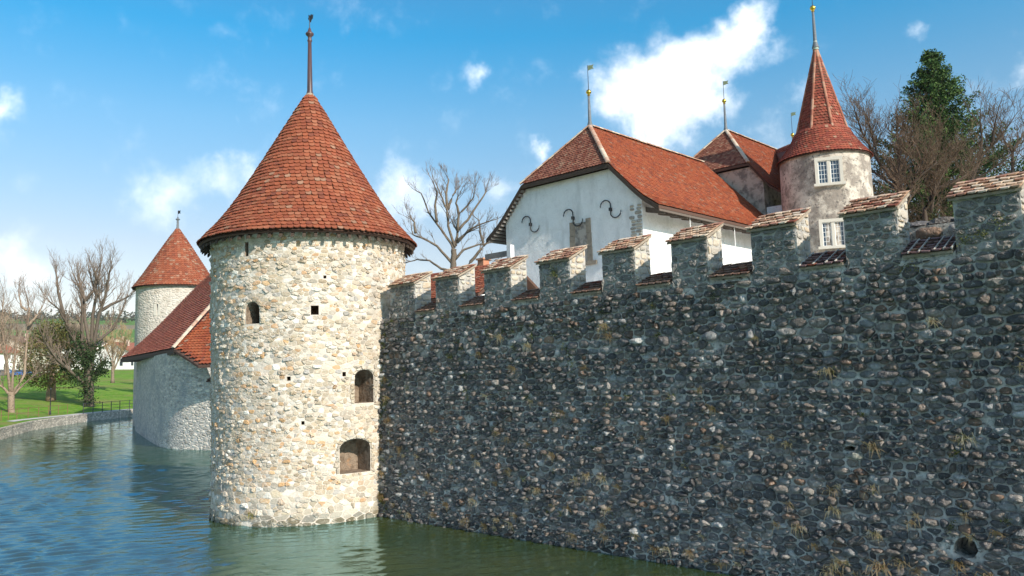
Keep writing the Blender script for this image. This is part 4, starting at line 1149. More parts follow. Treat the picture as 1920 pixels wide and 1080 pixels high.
def build_inner_wall():
    rng = random.Random(47)
    root = castle_thing('inner_wall', 'short dark rubble wall topped with big rounded stones behind the rightmost notch', 'wall')
    mb = MB(); mb.box((14.3, 1.55, 2.3), (19, 2.2, 6.5)); core = obj('wall', mb, M['dark_mortar'], root)
    for q in rubble(rng, 14.3, 18, 5.3, 6.5, (.18, .3), (1.0, 2.2), .035, skip=0, wob=.03):
        vs, fs = stone_geo(rng, q, rng.uniform(.05, .1), 2.8)
        mb = MB(); mb.add([(a, 1.55 - d, b) for a, b, d in vs], fs, dark_col(rng)); obj('stone', mb, M['dark_stone'], core, True)
    u = 14.3
    while u < 18:                                       # coping of rounded boulders
        w = rng.uniform(.28, .6); vs = []; fs = []; n = 8
        r = rng.uniform(.10, .16)
        mb = MB()
        for i in range(6):
            t = math.pi*i/5; rr = math.sin(t)**.35 if 0 < i < 5 else .05
            for k in range(n):
                a = 2*math.pi*k/n; j = rng.uniform(.88, 1.1)
                vs.append((u + w/2 - w/2*math.cos(t), 1.87 + .34*rr*math.cos(a)*j, 6.52 + r*rr*math.sin(a)*j))
        for i in range(5):
            for k in range(n): fs.append((i*n+k, i*n+(k+1) % n, (i+1)*n+(k+1) % n, (i+1)*n+k))
        mb.add(vs, fs, tuple(x*.8 for x in dark_col(rng))); obj('coping_stone', mb, M['dark_stone'], core)
        u += w*.96
build_inner_wall()

# ------------------------------------------------------------------ far tower and barn down the moat
def build_far_tower():
    rng = random.Random(53); c = (-34.2, 81.1)
    root = thing('round_tower', 'smaller distant pale round tower with red cone roof behind the barn', 'tower', (c[0], c[1], 0)); root.scale = (1.257, 1.257, 1.257); root.location.z = -1.03
    R = 3.02
    mb = MB(); mb.lathe([(R + .05, -1), (R, 11.95)], 64); core = obj('wall', mb, M['far_stone'], root, True)
    # arrow slit: stone reveal, the gap's shade a flush dark strip
    th = math.atan2(0 - c[0], 0 - c[1]); az = math.atan2(-c[0], c[1]) + math.radians(-27)
    d = V3(math.sin(az), -math.cos(az), 0); t = V3(math.cos(az), math.sin(az), 0)
    for (a0, a1, m, nm_) in ((-.26, -.07, 'limestone', 'jamb'), (-.07, .07, 'iron', 'slit'), (.07, .22, 'limestone', 'jamb')):
        q = [(a0, 9.25), (a1, 9.25), (a1, 10.15), (a0, 10.15)]
        mb = MB(); mb.prism([d*(R - .3) + t*a + V3(0, 0, b) for a, b in q], d*(.33 if nm_ == 'jamb' else .305)); obj(nm_, mb, M[m], core)
    PR = [(3.32, 11.62), (3.0, 12.05), (2.5, 12.8), (1.85, 13.85), (1.2, 14.9), (.6, 15.85), (.12, 16.55)]
    deck = MB(); deck.lathe([(r - .04, z - .04) for r, z in PR], 64); deck.lathe([(2.4, 11.9), (3.28, 11.55)], 64)
    roof = obj('roof', deck, M['tile_under'], root, True)
    f, L = profile_pts([V3(r, 0, z) for r, z in PR], 0); tl = MB(); nr = 30
    for k in range(nr):
        a, b = f(k/nr), f((k+1)/nr); upv = b - a; cnt = max(5, round(2*math.pi*a.x/.22)); w = 2*math.pi*a.x/cnt
        for i in range(cnt):
            tt = 2*math.pi*(i + .5*(k % 2))/cnt; rad = V3(math.cos(tt), math.sin(tt), 0); x = V3(-math.sin(tt), math.cos(tt), 0)
            up = (rad*upv.x + V3(0, 0, upv.z)).normalized(); n = x.cross(up)
            vs, fs = tile_geo(rad*a.x + V3(0, 0, a.z), x, -up, n, w*.96, upv.length*1.5, lift=.05, th=.035, arc=1, tilt=rng.uniform(-.05, .05))
            tl.add(vs, fs, tile_col(rng, RED, .14, .06))
    stuff(obj('roof_tiles', tl, M['tile'], roof))
    p = finial(root, 0, 0, 16.5, 17.35, .10, .07, M['lead'], 18.1)
    flag(p, 0, 0, 17.95, .3, .3, M['iron'], (.9, -.4))
build_far_tower()

def build_barn():
    rng = random.Random(59)
    root = thing('barn', 'grey stone barn with sweeping red tiled roof rounding the far moat corner', 'barn', (-24, 58, 0))
    O = Vector((-24, 58, 0))
    wl = [(-12.0,45.3),(-16.6,47.4),(-19.0,48.5),(-20.9,49.6),(-22.4,51.2),(-24.2,54.2),(-26,57.4),(-28,61),(-30.2,65),(-32.6,69.4),(-34.3,72.8),(-34.2,75.5),(-31,79),(-20,76)]
    for _ in range(2):
        wl = [wl[0]] + [q for a, b in zip(wl, wl[1:]) for q in ((a[0]*.75 + b[0]*.25, a[1]*.75 + b[1]*.25), (a[0]*.25 + b[0]*.75, a[1]*.25 + b[1]*.75))] + [wl[-1]]
    pts = dense(wl, .5, False)
    mb = MB(); vs = []; fs = []
    zt = lambda p: 4.15 if p.y < 48.35 else min(5.92, 5.25 + (p.y - 48.35)*.45)
    for i, p in enumerate(pts):
        for z in (-1, 0, 2, zt(p)): vs.append((p.x - O.x, p.y - O.y, z))
    for i in range(len(pts) - 1):
        for k in range(3): fs.append((4*i + k, 4*i + k + 1, 4*i + 5 + k, 4*i + 4 + k))
    mb.add(vs, fs); obj('wall', mb, M['barn_stone'], root, True)
    # low end wall tiles
    n3 = lambda x, y, z: Vector((x, y, z)) - O
    # eave line on the moat side and the slope rising to the right
    N_, D_ = n3(-20.7, 48.75, 6.12), n3(-35.5, 72.3, 6.40)
    e = (D_ - N_); e2 = Vector((e.x, e.y, 0)).normalized(); inn = Vector((-e2.y, e2.x, 0)) * -1
    if inn.x < 0: inn = -inn
    H, run = 7.4, 6.6
    T1 = N_ + inn*run*.97 + Vector((0, 0, H)) - e2*(-2.6); T2 = D_ + inn*run + Vector((0, 0, H)) - e2*6.5
    kick = lambda a, b, t: a.lerp(b, t) - Vector((0, 0, .55*math.sin(math.pi*min(1, t*1.15))*(1 - t)))
    K = 12
    mb = MB(); shell(mb, [(kick(D_, T2, k/K) - Vector((0, 0, .06)), kick(N_, T1, k/K) - Vector((0, 0, .06))) for k in range(K + 1)], .16)
    # sunlit end slope, dropping lower than the moat eave
    E1, E2 = n3(-18.3, 46.5, 5.05), n3(-11.6, 44.3, 5.05)
    T3 = T1 + Vector((7.5, -3.0, 0))
    t0 = (N_.z - E1.z)/(T1.z - E1.z)
    lf = lambda t: E1.lerp(N_, t/t0) if t < t0 else kick(N_, T1, (t - t0)/(1 - t0))
    rf = lambda t: kick(E2, T3, t)
    shell(mb, [(lf(t) - Vector((0, 0, .06)), rf(t) - Vector((0, 0, .06))) for t in [t0*j/3 for j in range(3)] + [t0 + (1 - t0)*k/K for k in range(K + 1)]], .14)
    # filler triangle between the hip foot and the lower eave
    roof = obj('roof', mb, M['tile_under'], root)
    tl = MB()
    DR = [(.40,.12,.085),(.44,.14,.095),(.36,.105,.075),(.47,.17,.11),(.41,.125,.085)]
    tile_slope(tl, lambda t: kick(D_, T2, t), lambda t: kick(N_, T1, t), 40, .3, rng, pal=DR, pale=.03, dark=.1, lift=.07)
    tile_slope(tl, lf, rf, 44, .26, rng, pal=ORANGE, pale=.06, dark=.05, lift=.06)
    stuff(obj('roof_tiles', tl, M['tile'], roof))
    ridge_row(roof, N_ + Vector((0, 0, .05)), T1 + Vector((0, 0, .05)), .17, M['tile'], rng, step=.45, name='hip_tile')
    # eave board and rafters on the moat side
    mb = MB(); off = Vector((0, 0, -.22)); mb.prism([D_ + off, N_ + off, N_ + off + inn*1.5, D_ + off + inn*1.5], Vector((0, 0, -.14))); obj('eave_board', mb, M['wood_dark'], root)
    # opening under lower eave: dark slab for its shade; tiled wall top below
    mb = MB(); mb.prism([n3(-18.3, 48.6, 4.2), n3(-12.0, 45.7, 4.2), n3(-12.0, 45.7, 5.4), n3(-18.3, 48.6, 5.4)], Vector((.5, .7, 0))); obj('eave_gap_shade', mb, M['wood_dark'], root)
    wall_top = MB(); A, B = n3(-18.4, 47.95, 4.1), n3(-11.8, 44.9, 4.1); C_, D2 = B + Vector((.5, .65, .35)), A + Vector((.5, .65, .35))
    shell(wall_top, [(A, B), (D2, C_)], .08)
    wt = obj('wall_cap', wall_top, M['tile_under'], root); tl = MB()
    tile_slope(tl, lambda t: A.lerp(D2, t) + Vector((0,0,.03)), lambda t: B.lerp(C_, t) + Vector((0,0,.03)), 4, .2, rng, pal=ORANGE); stuff(obj('roof_tiles', tl, M['tile'], wt))
build_barn()

# ------------------------------------------------------------------ trees
def twig_tree(rng, tw, p, d, length, rad, level, col, spread=.6, upf=.18, kids=(3, 5), segs=4, taper=.55, minr=.006):
    """recursive bare branch written into mesh builder tw"""
    pts = [p.copy()]; q = p.copy(); dd = d.normalized()
    for i in range(segs):
        dd = (dd + Vector((rng.uniform(-1, 1), rng.uniform(-1, 1), rng.uniform(-1, 1)))*.20 + Vector((0, 0, upf*.5))).normalized()
        q = q + dd*length/segs; pts.append(q.copy())
    rr = [max(minr, rad*lerp(1, taper*.6, i/segs)) for i in range(segs + 1)]
    k = rng.uniform(.8, 1.15)
    tw.tube(pts, rr, 5 if level > 2 else 3, tuple(x*k for x in col), cap=False)
    if level <= 0: return
    for _ in range(rng.randint(*kids)):
        t = rng.uniform(.25, 1); i = min(segs - 1, int(t*segs)); b = pts[i].lerp(pts[i+1], t*segs - i)
        base = (pts[i+1] - pts[i]).normalized()
        side = Vector((rng.uniform(-1, 1), rng.uniform(-1, 1), rng.uniform(-.4, 1)))
        nd = (base + side.normalized()*spread + Vector((0, 0, upf))).normalized()
        twig_tree(rng, tw, b, nd, length*rng.uniform(.45, .72), max(minr, rad*.5), level - 1, col, spread, upf, kids, max(2, segs - 1), taper, minr)
def limb_tree(name, label, cat, loc, az, scale, limbs, rad0, rad1, seed, gz, col=(.25,.20,.15), tcol=(.27,.21,.16), twig_len=1.6, twigs=5, lv=2, depth=1.0, spread=.7, upf=.18, minr=.007, group=None, trunk_from=0.0, kids=(3, 5)):
    """limbs: polylines (x across, z up) whose depth is spread round the trunk; then recursive twigs"""
    rng = random.Random(seed)
    root = thing(name, label, cat, (loc[0], loc[1], gz), -az, group)
    tb = MB(); tw = MB()
    first = limbs[0]; full = first[-1][1] < max(q[1] for L in limbs for q in L)*.8
    P = []
    for li, L in enumerate(limbs):
        dy = 0 if li == 0 else rng.uniform(-1, 1)*depth
        n = len(L); z0 = L[0][1]
        pts = []
        for i, (x, z) in enumerate(L):
            pts.append(Vector((x*scale, dy*(i/(n - 1))**.8*(abs(x - L[0][0]) + (z - z0)*.45 + .2)*.6*scale, z*scale)))
        # smooth the polyline a little
        fine = []
        for i in range(n - 1):
            a, b = pts[i], pts[i+1]
            for k in range(3):
                t = k/3; j = Vector((rng.uniform(-1, 1), rng.uniform(-1, 1), rng.uniform(-.5, .5)))*(.03*scale if k else 0); fine.append(a.lerp(b, t) + j)
        fine.append(pts[-1])
        r0, r1 = (rad0, rad0*(.8 if full else .15)) if li == 0 else (rad1, rad1*.28)
        m = len(fine)
        if li == 0 and trunk_from < first[0][1]:
            fine = [Vector((fine[0].x, 0, trunk_from*scale)), Vector((fine[0].x, 0, (trunk_from + first[0][1])/2*scale))] + fine; m = len(fine)
        radii = [lerp(r0, r1, i/(m - 1)) for i in range(m)]
        if li == 0: radii[0] *= 1.35
        k = rng.uniform(.85, 1.1)
        tb.tube(fine, radii, 8, tuple(x*k for x in col))
        if li == 0 and full: continue
        cnt = int(twigs*max(1.0, sum((b - a).length for a, b in zip(pts, pts[1:]))/2.2/ scale**.5))
        for _ in range(cnt):
            t = rng.uniform(.25, 1.0); i = min(m - 2, int(t*(m - 1))); b = fine[i].lerp(fine[i+1], rng.random())
            base = (fine[i+1] - fine[i]).normalized()
            side = Vector((rng.uniform(-1, 1), rng.uniform(-1, 1), rng.uniform(-.3, 1))).normalized()
            twig_tree(rng, tw, b, base + side*spread, twig_len*scale**.5*rng.uniform(.5, 1.1), max(minr*1.6, lerp(r0, r1, t)*.42), lv, tcol, spread, upf, kids=kids, minr=minr)
        twig_tree(rng, tw, fine[-1], (fine[-1] - fine[-2]), twig_len*.9, r1*.9, lv, tcol, spread, upf, kids=kids, minr=minr)
    obj('trunk', tb, M['bark'], root, True)
    obj('crown', tw, M['bark'], root)
    return root
def leaf_cloud(mb, rng, centres, size, cols, squash=1.0, per=1):
    """many small leaf faces: each a bent pair of triangles"""
    for c, r in centres:
        for _ in range(per):
            d = Vector((rng.gauss(0, 1), rng.gauss(0, 1), rng.gauss(0, 1)*squash)); p = c + d*r*.5
            a = Vector((rng.uniform(-1, 1), rng.uniform(-1, 1), rng.uniform(-1, 1))).normalized(); b = a.cross(Vector((rng.uniform(-1, 1), rng.uniform(-1, 1), rng.uniform(-1, 1)))).normalized()
            s = size*rng.uniform(.6, 1.3); cl = rng.choice(cols); k = rng.uniform(.7, 1.25)
            mb.add([tuple(p - a*s), tuple(p + b*s*.5), tuple(p + a*s), tuple(p - b*s*.5 + a.cross(b)*s*.25)], [(0, 1, 2), (0, 2, 3)], tuple(x*k for x in cl))

CENTRE = [[(0.0, 7.96), (0.04, 8.56), (0.07, 9.1)], [(0.07, 9.04), (-0.16, 9.53), (-0.85, 10.57), (-1.43, 11.44), (-1.88, 12.73), (-2.15, 12.91)], [(-0.91, 10.76), (-1.01, 11.8), (-0.87, 12.59), (-1.16, 13.33)], [(0.13, 9.16), (-0.25, 10.5), (-0.29, 11.48), (-0.69, 12.46), (-1.04, 13.27)], [(-0.29, 11.48), (-0.33, 12.52), (-0.16, 13.38), (-0.28, 13.69)], [(0.18, 9.28), (0.31, 10.19), (0.1, 10.5), (-0.12, 11.11)], [(0.31, 10.19), (0.95, 10.85), (1.58, 11.82), (2.08, 12.55), (2.14, 12.79)], [(0.33, 10.13), (0.42, 11.22), (0.97, 11.7), (1.34, 12.19), (1.42, 12.68)], [(-0.23, 11.54), (0.09, 12.45), (0.4, 12.94)], [(0.42, 11.22), (0.25, 11.9), (0.51, 12.51)], [(0.26, 9.46), (1.06, 10.24), (1.78, 10.53), (2.63, 10.73)], [(0.26, 9.58), (0.81, 10.0), (1.66, 10.29)], [(0.12, 8.44), (0.67, 9.03), (1.57, 9.32), (2.23, 9.4)], [(-0.09, 8.26), (-0.94, 9.3), (-1.7, 9.8), (-2.41, 10.12), (-2.52, 10.66)], [(-2.23, 10.11), (-2.28, 10.78), (-2.57, 11.21)], [(-0.19, 7.78), (-0.73, 7.91), (-1.43, 8.47), (-2.19, 8.61), (-2.9, 8.5)]]
limb_tree('bare_tree', 'gnarled leafless tree behind the battlements between big tower and white house', 'tree', (-3.51, 47.87), -0.0733, 1.0, CENTRE, .20, .088, 3, 2.5,
          col=(.17,.135,.10), tcol=(.20,.155,.12), twig_len=.95, twigs=6, lv=2, depth=.8, minr=.0055, kids=(2, 4), upf=.12)
CENTRE2 = [[(0.0, 8.61), (0.6, 9.31), (1.07, 9.89), (0.89, 10.69), (0.79, 11.61), (0.47, 11.88)], [(1.07, 9.89), (1.47, 10.28), (1.8, 10.67)], [(0.32, 8.34), (0.91, 8.78), (1.62, 8.83)]]
limb_tree('bare_tree', 'thin leaning leafless tree close to the left eave of the white house', 'tree', (-2.85, 51.92), -0.0549, 1.0, CENTRE2, .13, .08, 4, 2.5,
          col=(.17,.135,.10), tcol=(.20,.155,.12), twig_len=.8, twigs=4, lv=2, depth=.8, minr=.009, kids=(2, 3))
IVY = [[(0.0, 0.0), (-0.06, 1.8), (-0.1, 3.78), (0.01, 6.44)], [(-0.43, 2.73), (-1.63, 3.95), (-3.28, 5.69), (-4.23, 7.27), (-4.72, 8.58)], [(-0.35, 4.32), (-1.11, 6.45), (-2.1, 8.84), (-3.07, 10.69), (-4.01, 11.47)], [(-2.59, 9.9), (-3.24, 12.68), (-3.4, 14.41)], [(-0.37, 5.11), (-0.9, 7.51), (-0.85, 10.45), (-1.15, 13.13), (-1.77, 14.46)], [(0.02, 6.17), (-0.6, 9.65), (-0.77, 12.06), (-1.14, 12.73), (-1.3, 14.47)], [(0.08, 6.17), (0.1, 10.19), (0.41, 12.35), (-0.11, 14.1), (-0.38, 15.45)], [(0.14, 6.03), (0.7, 10.19), (1.26, 12.1), (1.58, 14.29), (1.79, 15.81)], [(0.2, 5.77), (0.64, 7.36), (1.94, 8.57), (2.87, 10.48), (3.57, 12.69)], [(-0.65, 11.79), (0.04, 12.75), (0.6, 14.53), (0.81, 16.04)], [(0.93, 10.73), (1.88, 11.42), (2.97, 11.99), (3.82, 12.55)], [(0.37, 3.77), (1.07, 4.28), (1.4, 5.34)]]
k = 119/98
t = limb_tree('ivy_tree', 'tall leafless tree with dark ivy on its trunk beside the moat path', 'tree', (-45.78*k, 86.65*k), -0.4861, k, IVY, .62, .24, 6, .9,
          col=(.13,.10,.078), tcol=(.20,.15,.115), twig_len=2.3, twigs=6, lv=2, depth=.9, minr=.008, kids=(3, 4))
rng = random.Random(61); mb = MB(); cen = []
for L in IVY[:3] + [IVY[4], IVY[8], IVY[11]]:
    for (a, b) in zip(L, L[1:]):
        if a[1] > 7.0 or a[0] < -2: continue
        for j in range(16):
            tt = j/16; cen.append((Vector((lerp(a[0], b[0], tt)*k + rng.uniform(-.7, .7), rng.uniform(-.95, .7), lerp(a[1], b[1], tt)*k)), .6))
leaf_cloud(mb, rng, cen, .16, [(.03,.055,.018),(.022,.045,.014),(.05,.07,.025)], per=26)
obj('ivy', mb, M['leaf'], t)
LEFT1 = [[(0.0, 0.09), (-0.09, 1.63), (-0.1, 2.05)], [(-0.14, 1.84), (-0.43, 4.12), (-0.76, 6.2), (-1.0, 8.18), (-0.88, 9.86)], [(-0.05, 1.84), (0.01, 4.11), (0.12, 6.2), (0.16, 7.77)], [(-0.01, 1.83), (0.83, 3.57), (0.91, 6.72), (0.93, 7.78), (1.03, 9.05), (0.71, 10.64)], [(0.98, 7.67), (1.59, 8.53), (2.02, 9.5)], [(-0.1, 1.74), (-0.73, 2.48), (-1.45, 3.02), (-2.02, 4.67)], [(0.08, 1.83), (0.59, 2.43), (1.55, 3.45)], [(0.8, 8.94), (0.38, 9.36), (0.17, 10.63)]]
k = 104/80
limb_tree('bare_tree', 'leafless tree with forked pale trunk at the left end of the bank', 'tree', (-42.35*k, 67.87*k), -0.5579, k, LEFT1, .38, .16, 7, .95,
          col=(.30,.22,.16), tcol=(.23,.165,.125), twig_len=1.9, twigs=6, lv=2, depth=.9, minr=.0075, kids=(3, 4))
# more leafless trees on the meadow behind
def random_limbs(rng, h, n, w):
    L = [[(0, 0), (rng.uniform(-.1, .1), h*.18), (rng.uniform(-.2, .2), h*.34)]]
    for i in range(n):
        z = h*rng.uniform(.16, .36); s = rng.uniform(-1, 1)
        L.append([(0, z), (s*w*.35, z + h*.18), (s*w*.7, z + h*.36), (s*w*rng.uniform(.7, 1.05), z + h*rng.uniform(.48, .62))])
    return L
for (x, y, gz, h, w, seed, lab, c) in ((-57.5, 84.5, 1.9, 11.5, 3.2, 71, 'leafless tree half cut off by the left edge of the picture', (.36,.27,.20)),
                                   (-63, 118, 3.4, 9.5, 2.6, 72, 'slim leafless tree behind the ivy-covered tree', (.36,.28,.20)),
                                   (-54.5, 125, 3.0, 10.5, 4.0, 73, 'brown twiggy tree close beside the far round tower', (.34,.23,.14)),
                                   (-60.0, 140, 4.2, 12, 4.5, 74, 'brown twiggy tree at the back of the meadow near the barn', (.36,.25,.15)),
                                   (-66.0, 132, 4.4, 9.5, 3.4, 75, 'ochre twiggy tree on the meadow between ivy tree and barn', (.38,.27,.15)),
                                   (-95, 150, 6.5, 11, 3.6, 76, 'leafless tree at the far left edge of the meadow', (.34,.26,.20))):
    r2 = random.Random(seed)
    limb_tree('bare_tree', lab, 'tree', (x, y), math.atan2(x, y), 1.0, random_limbs(r2, h, 6, w), .26, .11, seed, gz, col=(.25,.19,.14), tcol=c, twig_len=1.9, twigs=7, lv=2, depth=1.2, minr=.014, kids=(3, 4))
# bushy evergreen in a knot of twigs, on the meadow
def bushy():
    rng = random.Random(81); x, y, gz = -62.4, 108.3, 2.5
    root = thing('bushy_tree', 'olive green bushy tree with cut stump trunk on the bright meadow', 'tree', (x, y, gz), -math.atan2(x, y))
    tb = MB(); tb.tube([(0, 0, -.3), (0, 0, .7), (.1, 0, 2.2), (.05, .1, 4.5), (0, 0, 8)], [.7, .62, .45, .3, .1], 10, (.30,.20,.14)); obj('trunk', tb, M['bark'], root, True)
    tw = MB()
    for i in range(60):
        a = rng.uniform(0, 6.28); z = rng.uniform(1.4, 8); s = Vector((math.cos(a), math.sin(a), rng.uniform(-.2, .6)))
        twig_tree(rng, tw, Vector((0, 0, z)), s, lerp(4.2, 2.2, z/8), .07, 2, (.27,.19,.11), .7, .1, (3, 4), minr=.014)
    obj('branches', tw, M['bark'], root)
    mb = MB(); cen = []
    for i in range(520):
        z = rng.uniform(1.8, 10.2); r = poly([(1.5, 1.6), (3, 3.6), (5, 4.4), (7.5, 3.6), (10.4, 1.0)], z)*(.45 + .55*rng.random()**.5)*rng.uniform(.75, 1.1); a = rng.uniform(0, 6.28)
        cen.append((Vector((r*math.cos(a), r*math.sin(a), z)), .8))
    leaf_cloud(mb, rng, cen, .15, [(.12,.125,.03),(.15,.145,.04),(.09,.105,.025),(.18,.15,.06)], per=16)
    obj('crown', mb, M['leaf'], root)
bushy()
# behind the castle on the right: conifer and leafless trees
def conifer():
    rng = random.Random(83); x, y, gz = 36.2, 65.7, 3
    root = thing('conifer', 'tall dark green pointed conifer rising above the bare trees on the right', 'tree', (x, y, gz))
    H = 27.4
    tb = MB(); tb.tube([(0, 0, -.5), (0, 0, 6), (.1, 0, 15), (.1, .1, H - .6)], [.7, .55, .32, .05], 9, (.2,.14,.10)); obj('trunk', tb, M['bark'], root, True)
    mb = MB(); br = MB()
    for i in range(620):
        z = 3 + (H - 3.4)*rng.random()**.9
        R = poly([(3, 8.0), (12, 7.6), (17, 6.0), (20.5, 4.1), (23.5, 2.4), (25.5, 1.15), (H, .15)], z)*rng.uniform(.62, 1.12); a = rng.uniform(0, 6.28)
        d = Vector((math.cos(a), math.sin(a), 0)); p0 = Vector((0, 0, z - R*.25)); n = max(3, int(R*3))
        br.tube([tuple(p0), tuple(p0 + d*R*.6 + Vector((0, 0, R*.12))), tuple(p0 + d*R + Vector((0, 0, R*.35)))], [.05, .03, .01], 4, (.15,.11,.08), cap=False)
        cen = []
        for j in range(n):
            t = (j + 1)/n
            if t < .22: continue
            cen.append((p0 + d*R*t + Vector((0, 0, R*.35*t*t)), .34 + .25*(1 - t)))
        k = rng.uniform(.7, 1.25)
        leaf_cloud(mb, rng, cen, .115, [(.055*k,.105*k,.026*k),(.038*k,.078*k,.022*k),(.085*k,.14*k,.034*k)], squash=.8, per=22)
    obj('branches', br, M['bark'], root); obj('crown', mb, M['leaf'], root)
conifer()
R1 = [[(0.0, 11.92), (0.09, 13.16), (0.21, 14.17), (0.28, 16.45), (0.29, 17.95)], [(0.09, 13.16), (-1.03, 15.27), (-1.31, 17.17), (-1.61, 18.86)], [(0.21, 14.17), (0.94, 15.89), (1.24, 17.22)], [(0.08, 13.05), (-1.58, 14.88), (-2.46, 15.71)], [(-0.95, 15.02), (-1.93, 17.27), (-2.34, 18.99)]]
R2 = [[(0.0, 10.55), (0.05, 11.17), (0.57, 12.59), (1.55, 14.56), (1.9, 15.57)], [(0.57, 12.59), (1.17, 13.14), (2.14, 13.84)], [(.1, 11.2), (-.2, 13.2), (.1, 15)]]
R3 = [[(0.0, 10.73), (0.03, 11.16), (0.91, 12.78), (1.55, 13.77), (2.38, 14.93)], [(0.6, 12.39), (2.23, 13.02), (3.1, 13.75)], [(0.39, 10.9), (0.69, 12.38), (0.95, 14.51)]]
R4 = [[(-0.04, 13.19), (0.13, 13.98), (0.73, 15.4), (2.12, 16.79), (3.09, 18.12)], [(0.07, 13.87), (0.93, 14.21), (2.56, 15.22)], [(0.73, 15.4), (0.96, 17.0), (0.97, 18.41)], [(1.49, 16.21), (1.77, 17.32), (2.05, 18.43)]]
R5 = [[(0.0, 14.01), (0.06, 14.72), (0.2, 16.4), (-0.28, 17.46), (-0.4, 18.47)], [(0.2, 16.4), (0.83, 17.38), (1.1, 18.18)], [(0.07, 14.24), (0.71, 14.74), (1.39, 15.71)]]
for nm_, loc, az, L, r0, seed, tws, lab, tl in (('bare_tree', (27.45, 55.59), .4586, R1, .22, 91, 13, 'dark leafless tree directly right of the stair turret', 1.9),
                                     ('bare_tree', (25.97, 51.86), .4642, R2, .14, 92, 14, 'slender dark leafless tree behind the gap left of the inner wall', 1.7),
                                     ('bare_tree', (27.92, 53.11), .4840, R3, .15, 93, 14, 'branchy brown leafless tree in front of the conifer', 1.8),
                                     ('bare_tree', (33.42, 56.91), .5310, R4, .16, 94, 9, 'spreading leafless tree reaching right past the conifer above the rightmost merlon', 1.8),
                                     ('bare_tree', (37.75, 58.95), .5696, R5, .15, 95, 9, 'leafless tree at the right edge of the picture', 1.7)):
    limb_tree(nm_, lab, 'tree', loc, az, 1.0, L, r0*1.15, .115, seed, 3, col=(.085,.062,.048), tcol=(.15,.10,.066), twig_len=tl, twigs=tws, lv=2, depth=1.0, minr=.0075, kids=(3, 5), spread=.95, upf=.08)
# the brown thicket between them
for (x, y, h, w, seed, lab) in ((31.0, 60.5, 11.5, 5.5, 101, 'dense brown twiggy tree low in front of the conifer trunk'), (27.5, 62.0, 15.5, 5.5, 102, 'brown twiggy tree between the turret and the conifer'), (36.5, 62.5, 13.5, 5.5, 103, 'dense brown twiggy tree right below the conifer crown'), (33.5, 63.0, 11.5, 5.5, 104, 'brown twiggy tree wrapped round the middle of the conifer')):
    r2 = random.Random(seed)
    limb_tree('bare_tree', lab, 'tree', (x, y), math.atan2(x, y), 1.0, random_limbs(r2, h, 9, w), .25, .09, seed, 3, col=(.09,.065,.048), tcol=(.145,.095,.058), twig_len=2.2, twigs=7, lv=2, depth=1.6, minr=.008, kids=(4, 5), spread=1.0, upf=.06)

